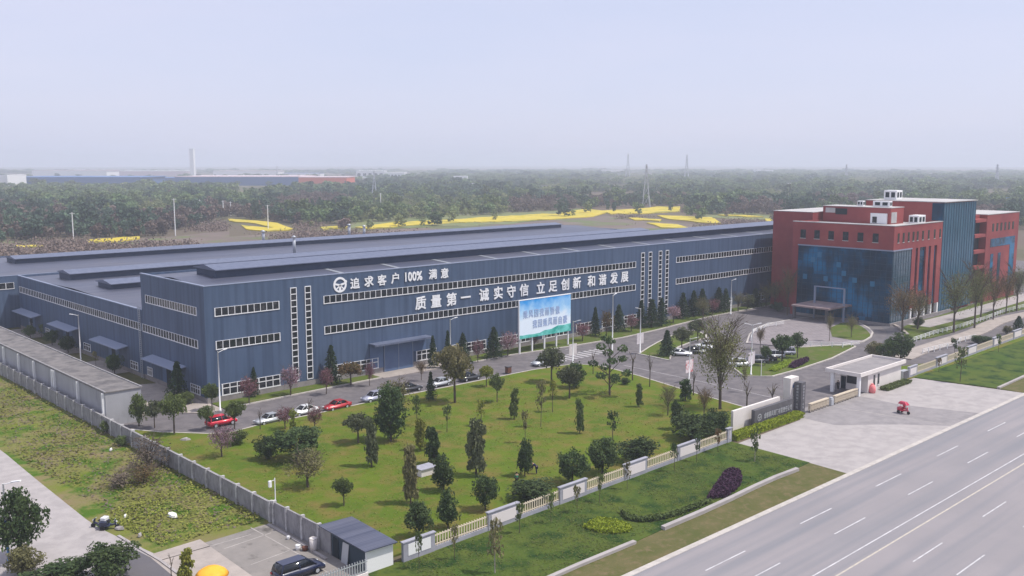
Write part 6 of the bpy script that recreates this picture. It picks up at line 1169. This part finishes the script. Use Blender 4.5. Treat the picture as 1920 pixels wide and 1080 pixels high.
# the wood beyond: instanced crowns on points
sets = {q: [] for q in range(5)}
for X, Y, D, px, py, k in far[130:]: sets[pick(k, D)].append((X, Y, D))
for q, pts in sets.items():
    if not pts: continue
    me = bpy.data.meshes.new('woodland_points'); me.from_pydata([(x, y, 0) for x, y, D in pts], [], [])
    at = me.attributes.new('sc', 'FLOAT_VECTOR', 'POINT'); buf = []
    for x, y, D in pts:
        s_ = rng.uniform(5.5, 11) * (1.45 if rng.random() < .12 else 1) * (.8 if q == 3 else 1) * (.6 if q == 2 else 1); wv = s_ * (.6 if q == 4 else 1.1) * (1 + max(0, D - 900) / 1300); buf += [wv, wv, s_ * (1.15 if q == 4 else 1)]
    at.data.foreach_set('vector', buf)
    o = link('woodland', me); tag(o, ['far bushy green woodland', 'far dark green woodland', 'far pale green woodland', 'brown leafless far woodland', 'far slim dark woodland trees'][q] + ' reaching to the hazy horizon', 'woodland', kind='stuff')
    src = MB(); cm, tm = proto(KIND[q][0], 1, KIND[q][1]); ng = bpy.data.node_groups.new('woodland_%d' % q, 'GeometryNodeTree'); ng.interface.new_socket('Geometry', in_out='INPUT', socket_type='NodeSocketGeometry'); ng.interface.new_socket('Geometry', in_out='OUTPUT', socket_type='NodeSocketGeometry')
    N = ng.nodes; Lk = ng.links; gi = N.new('NodeGroupInput'); go = N.new('NodeGroupOutput'); ip = N.new('GeometryNodeInstanceOnPoints'); oi = N.new('GeometryNodeObjectInfo')
    src_o = [p for p in bpy.data.objects if p.type == 'MESH' and p.data == cm]
    if not src_o: place_tree(KIND[q][0], (pts[0][0], pts[0][1] + 5, -.1), 9, 9, lab[q] + ' at the near edge', KIND[q][1], var=1, group='extra trees'); src_o = [p for p in bpy.data.objects if p.type == 'MESH' and p.data == cm]
    oi.inputs['Object'].default_value = src_o[0]; oi.transform_space = 'ORIGINAL'
    na = N.new('GeometryNodeInputNamedAttribute'); na.data_type = 'FLOAT_VECTOR'; na.inputs['Name'].default_value = 'sc'
    rv = N.new('FunctionNodeRandomValue'); rv.data_type = 'FLOAT_VECTOR'; rv.inputs[0].default_value = (0, 0, 0); rv.inputs[1].default_value = (0, 0, 6.28)
    Lk.new(gi.outputs[0], ip.inputs['Points']); Lk.new(oi.outputs['Geometry'], ip.inputs['Instance']); Lk.new(rv.outputs[0], ip.inputs['Rotation']); Lk.new(na.outputs[0], ip.inputs['Scale']); Lk.new(ip.outputs[0], go.inputs[0])
    md = o.modifiers.new('woodland', 'NODES'); md.node_group = ng
rg = np.random.default_rng(8); Q = []
while len(Q) < 5200:
    px = rg.uniform(-60, 1500); l0 = lim(px); py = l0 + rg.uniform(1, 34); X, Y = G(px, py)
    if 36 < X < 305 and Y < 312: continue
    if any(min(p[0] for p in f_) - 3 < px < max(p[0] for p in f_) + 3 and min(p[1] for p in f_) - 1 < py < max(p[1] for p in f_) + 5 for f_ in F_): continue
    if math.sin(X * .05) + math.cos(Y * .04 + X * .01) + rg.normal() * .5 < .2: continue
    c = np.array([X, Y, 0]); s_ = rg.uniform(.8, 2.6); Q.append(c + np.abs(rg.normal(size=(7, 3))) * (s_, s_, s_ * .7) * np.sign(rg.normal(size=(7, 3)) + np.array([0, 0, 9])))
tag(link('scrub', leafmesh('scrub', np.concatenate(Q), .55, 'far_brown', 3, up=.8)), 'low brown scrub between the rear roof and the rapeseed fields', 'scrub', kind='stuff')
# industrial estate, chimney, pylons, poles
M['bluewall'] = mat('blue_shed_wall', (0.06, 0.13, 0.30), .7); M['blueroof'] = mat('blue_shed_roof', (0.10, 0.20, 0.42), .6); M['orangewall'] = mat('orange_shed', (0.62, 0.13, 0.06), .7); M['pinkroof'] = mat('pale_pink_roof', (0.62, 0.50, 0.52), .7)
def block(pxa, pxb, py, top, depth, label, wm, rm, cat='building', win=0):
    (xa, ya), (xb, yb) = G(pxa, py), G(pxb, py); h = hgt((pxa + pxb) / 2, py, top); a = Vector((xa, ya)); c = Vector((xb, yb)); d = (c - a).normalized(); n = Vector((-d.y, d.x)); n = n if n.dot(Vector((fh.x, fh.y))) > 0 else -n
    t = thing('distant_building', label, cat, (xa, ya, 0)); q = [(0, 0), tuple(c - a), tuple(c - a + n * depth), tuple(n * depth)]
    MB().prism(q, -.2, h).build('wall', wm, t); MB().prism([tuple(Vector(p) * 1.01) for p in q], h + .02, h + max(.8, h * .08)).build('roof', rm, t)
    for i in range(win):
        u = (i + .5) / win; p = (c - a) * u - n * .15; L_ = (c - a).length / win * .28
        MB().prism([tuple(p - d * L_), tuple(p + d * L_), tuple(p + d * L_ + n * .1), tuple(p - d * L_ + n * .1)], h * .3, h * .7).build('window', 'glass', t)
block(18, 262, 350, 333, 120, 'long blue shed with blue roof at the far left', 'bluewall', 'blueroof', 'factory'); block(0, 15, 352, 330, 60, 'white block at the far left edge', 'white', 'white')
block(262, 330, 346, 334, 80, 'grey blue shed right of the longest blue shed', 'bluewall', 'blueroof', 'factory'); block(328, 560, 348, 332, 140, 'long blue-grey shed left of the orange one', 'bluewall', 'pinkroof', 'factory'); block(560, 650, 348, 333, 90, 'far shed with orange red wall', 'orangewall', 'pinkroof', 'factory')
block(60, 200, 331, 320, 90, 'pale far hall behind the blue shed', 'white', 'pinkroof', 'factory'); block(215, 350, 330, 321, 90, 'second pale far hall behind the blue shed', 'pinkroof', 'white', 'factory'); block(400, 520, 330, 321, 90, 'pale far hall right of the white tower', 'white', 'pinkroof', 'factory')
block(668, 720, 334, 321, 60, 'white far building with tall left block', 'white', 'white', win=5); block(720, 758, 336, 324, 60, 'white far building with dark bays, right block', 'white', 'white', win=6); block(850, 876, 342, 331, 30, 'small white house among far trees', 'white', 'white', win=3)
block(1130, 1170, 327, 319, 40, 'hazy pale building on the horizon left of the pylon', 'white', 'white'); block(1420, 1450, 326, 319, 60, 'hazy pale building on the horizon behind the long roof', 'white', 'white'); block(530, 600, 332, 325, 60, 'low far hall with blue roof', 'white', 'blueroof', 'factory')
block(1860, 1910, 385, 372, 10, 'farm house with blue-grey roof beyond the red building', 'cream', 'blueroof', 'house', win=3)
for a in ((832, 846, 345, 337, 'pale house among the far trees above the long slogans'), (884, 898, 352, 344, 'pale house in the wood, left of centre'), (1335, 1348, 352, 345, 'small white house right of the largest pylon'), (1368, 1384, 366, 359, 'pale long barn right of the largest pylon'), (1012, 1026, 356, 349, 'small house in the wood at the centre'), (1474, 1486, 350, 344, 'small pale house above the end of the long roof'), (1846, 1862, 345, 336, 'white house above the right wing, left one'), (1874, 1896, 350, 341, 'white house above the right wing, right one'), (256, 266, 400, 395, 'small house with pale wall by the tallest pole'), (300, 312, 396, 388, 'small house beside the short pole at left'), (1396, 1410, 342, 336, 'tiny pale house on the far plain at right'), (968, 984, 384, 377, 'pale hut at the edge of the long rapeseed field')): block(a[0], a[1], a[2], a[3], 12, a[4], 'white', 'concdark', 'house', win=2)
block(14, 30, 432, 422, 10, 'small pale farm house at the left, left one', 'white', 'pinkroof', 'house', win=2); block(48, 66, 436, 425, 10, 'small pale farm house at the left, right one', 'white', 'concdark', 'house', win=2)
X, Y = G(362, 331); t = thing('white_tower', 'tall white rectangular tower rising above the horizon', 'tower', (X, Y, 0)); hh = hgt(362, 331, 280); ww = wid(362, 331, 11)
MB().prism([(-ww * .5, 0), (0, -ww * .45), (ww * .5, 0), (0, ww * .45)], 0, hh).build('shaft', 'white', t); MB().prism([(-ww * .56, 0), (0, -ww * .5), (ww * .56, 0), (0, ww * .5)], hh, hh + 2).build('cap', 'white', t)
def pylon(px, py, top, label):
    X, Y = G(px, py); h = hgt(px, py, top); t = thing('pylon', label, 'pylon', (X, Y, 0), rz=.8, group='power pylons in the haze'); b_ = MB(); k = h / 45; r_ = .16 * (1 + Vector((X, Y)).length / 1500)
    lv = [(0, 4.2), (12, 2.9), (22, 1.9), (32, 1.1), (45, .5)]
    for (z0, w0), (z1, w1) in zip(lv, lv[1:]):
        for a, c in ((-1, -1), (1, -1), (1, 1), (-1, 1)):
            b_.bar((a * w0 * k, c * w0 * k, z0 * k), (a * w1 * k, c * w1 * k, z1 * k), r_ * 2, r_ * 2)
            b_.bar((a * w0 * k, c * w0 * k, z0 * k), (-c * w1 * k, a * w1 * k, z1 * k), r_, r_)
    b_.build('lattice_mast', 'metalgrey', t); ar = MB()
    for z, s_ in ((32, 6), (37.5, 8), (43, 5)): ar.bar((-s_ * k, 0, z * k), (s_ * k, 0, z * k), r_ * 2, r_ * 2.4); ar.bar((0, 0, (z + 2.2) * k), (s_ * k, 0, z * k), r_, r_); ar.bar((0, 0, (z + 2.2) * k), (-s_ * k, 0, z * k), r_, r_)
    ar.build('cross_arms', 'metalgrey', t)
pylon(1211, 388, 308, 'largest lattice pylon, in the middle of the horizon'); pylon(702, 372, 320, 'lattice pylon above the roof left of centre'); pylon(1287, 340, 290, 'faint pylon right of the largest one'); pylon(1177, 335, 288, 'faint pylon left of the largest one'); pylon(1868, 350, 308, 'pylon above the red building at the right'); pylon(520, 332, 311, 'small mast on the left horizon'); pylon(1586, 340, 308, 'small faint mast above the red penthouse')
def pole(px, py, top, label):
    X, Y = G(px, py); h = hgt(px, py, top); r_ = .0004 * Vector((X, Y)).length + .08; t = thing('utility_pole', label, 'utility pole', (X, Y, 0), 0, 'pale utility poles behind the factory'); MB().tube([(0, 0, 0), (0, 0, h)], [r_, r_ * .7], 6).build('pole', 'white', t); MB().bar((-1, .7, h - .6), (1, -.7, h - .6), .18, .18).build('cross_arm', 'white', t)
for a in ((138, 452, 398, 'pale pole above the narrow yellow strip'), (329, 442, 372, 'tallest pale pole left of the yellow strips'), (503, 430, 384, 'pale pole standing at the end of the yellow strips'), (419, 404, 376, 'short pale pole at the tip of the yellow strip, left one'), (433, 404, 378, 'short pale pole at the tip of the yellow strip, right one'), (375, 400, 374, 'short pale pole right of the tallest pole'), (714, 395, 362, 'thin far pole right of the centre-left pylon')): pole(*a)
# ------------------------------------------------------------------ haze: closed box of pale air round everything
hz = MB().box(-8000, -8000, -1.2, 8000, 8000, 95).build('haze', 'white'); hz['kind'] = 'stuff'; hz['label'] = 'pale bluish haze over the plain'; hz['category'] = 'haze'
hm = bpy.data.materials.new('haze_air'); hm.use_nodes = True; n = hm.node_tree.nodes; n.clear(); pv = n.new('ShaderNodeVolumePrincipled'); ou = n.new('ShaderNodeOutputMaterial'); hm.node_tree.links.new(pv.outputs[0], ou.inputs['Volume'])
pv.inputs['Color'].default_value = (0.83, 0.89, 1.0, 1); pv.inputs['Density'].default_value = 0.00029; pv.inputs['Anisotropy'].default_value = 0.1
hz.data.materials.clear(); hz.data.materials.append(hm)
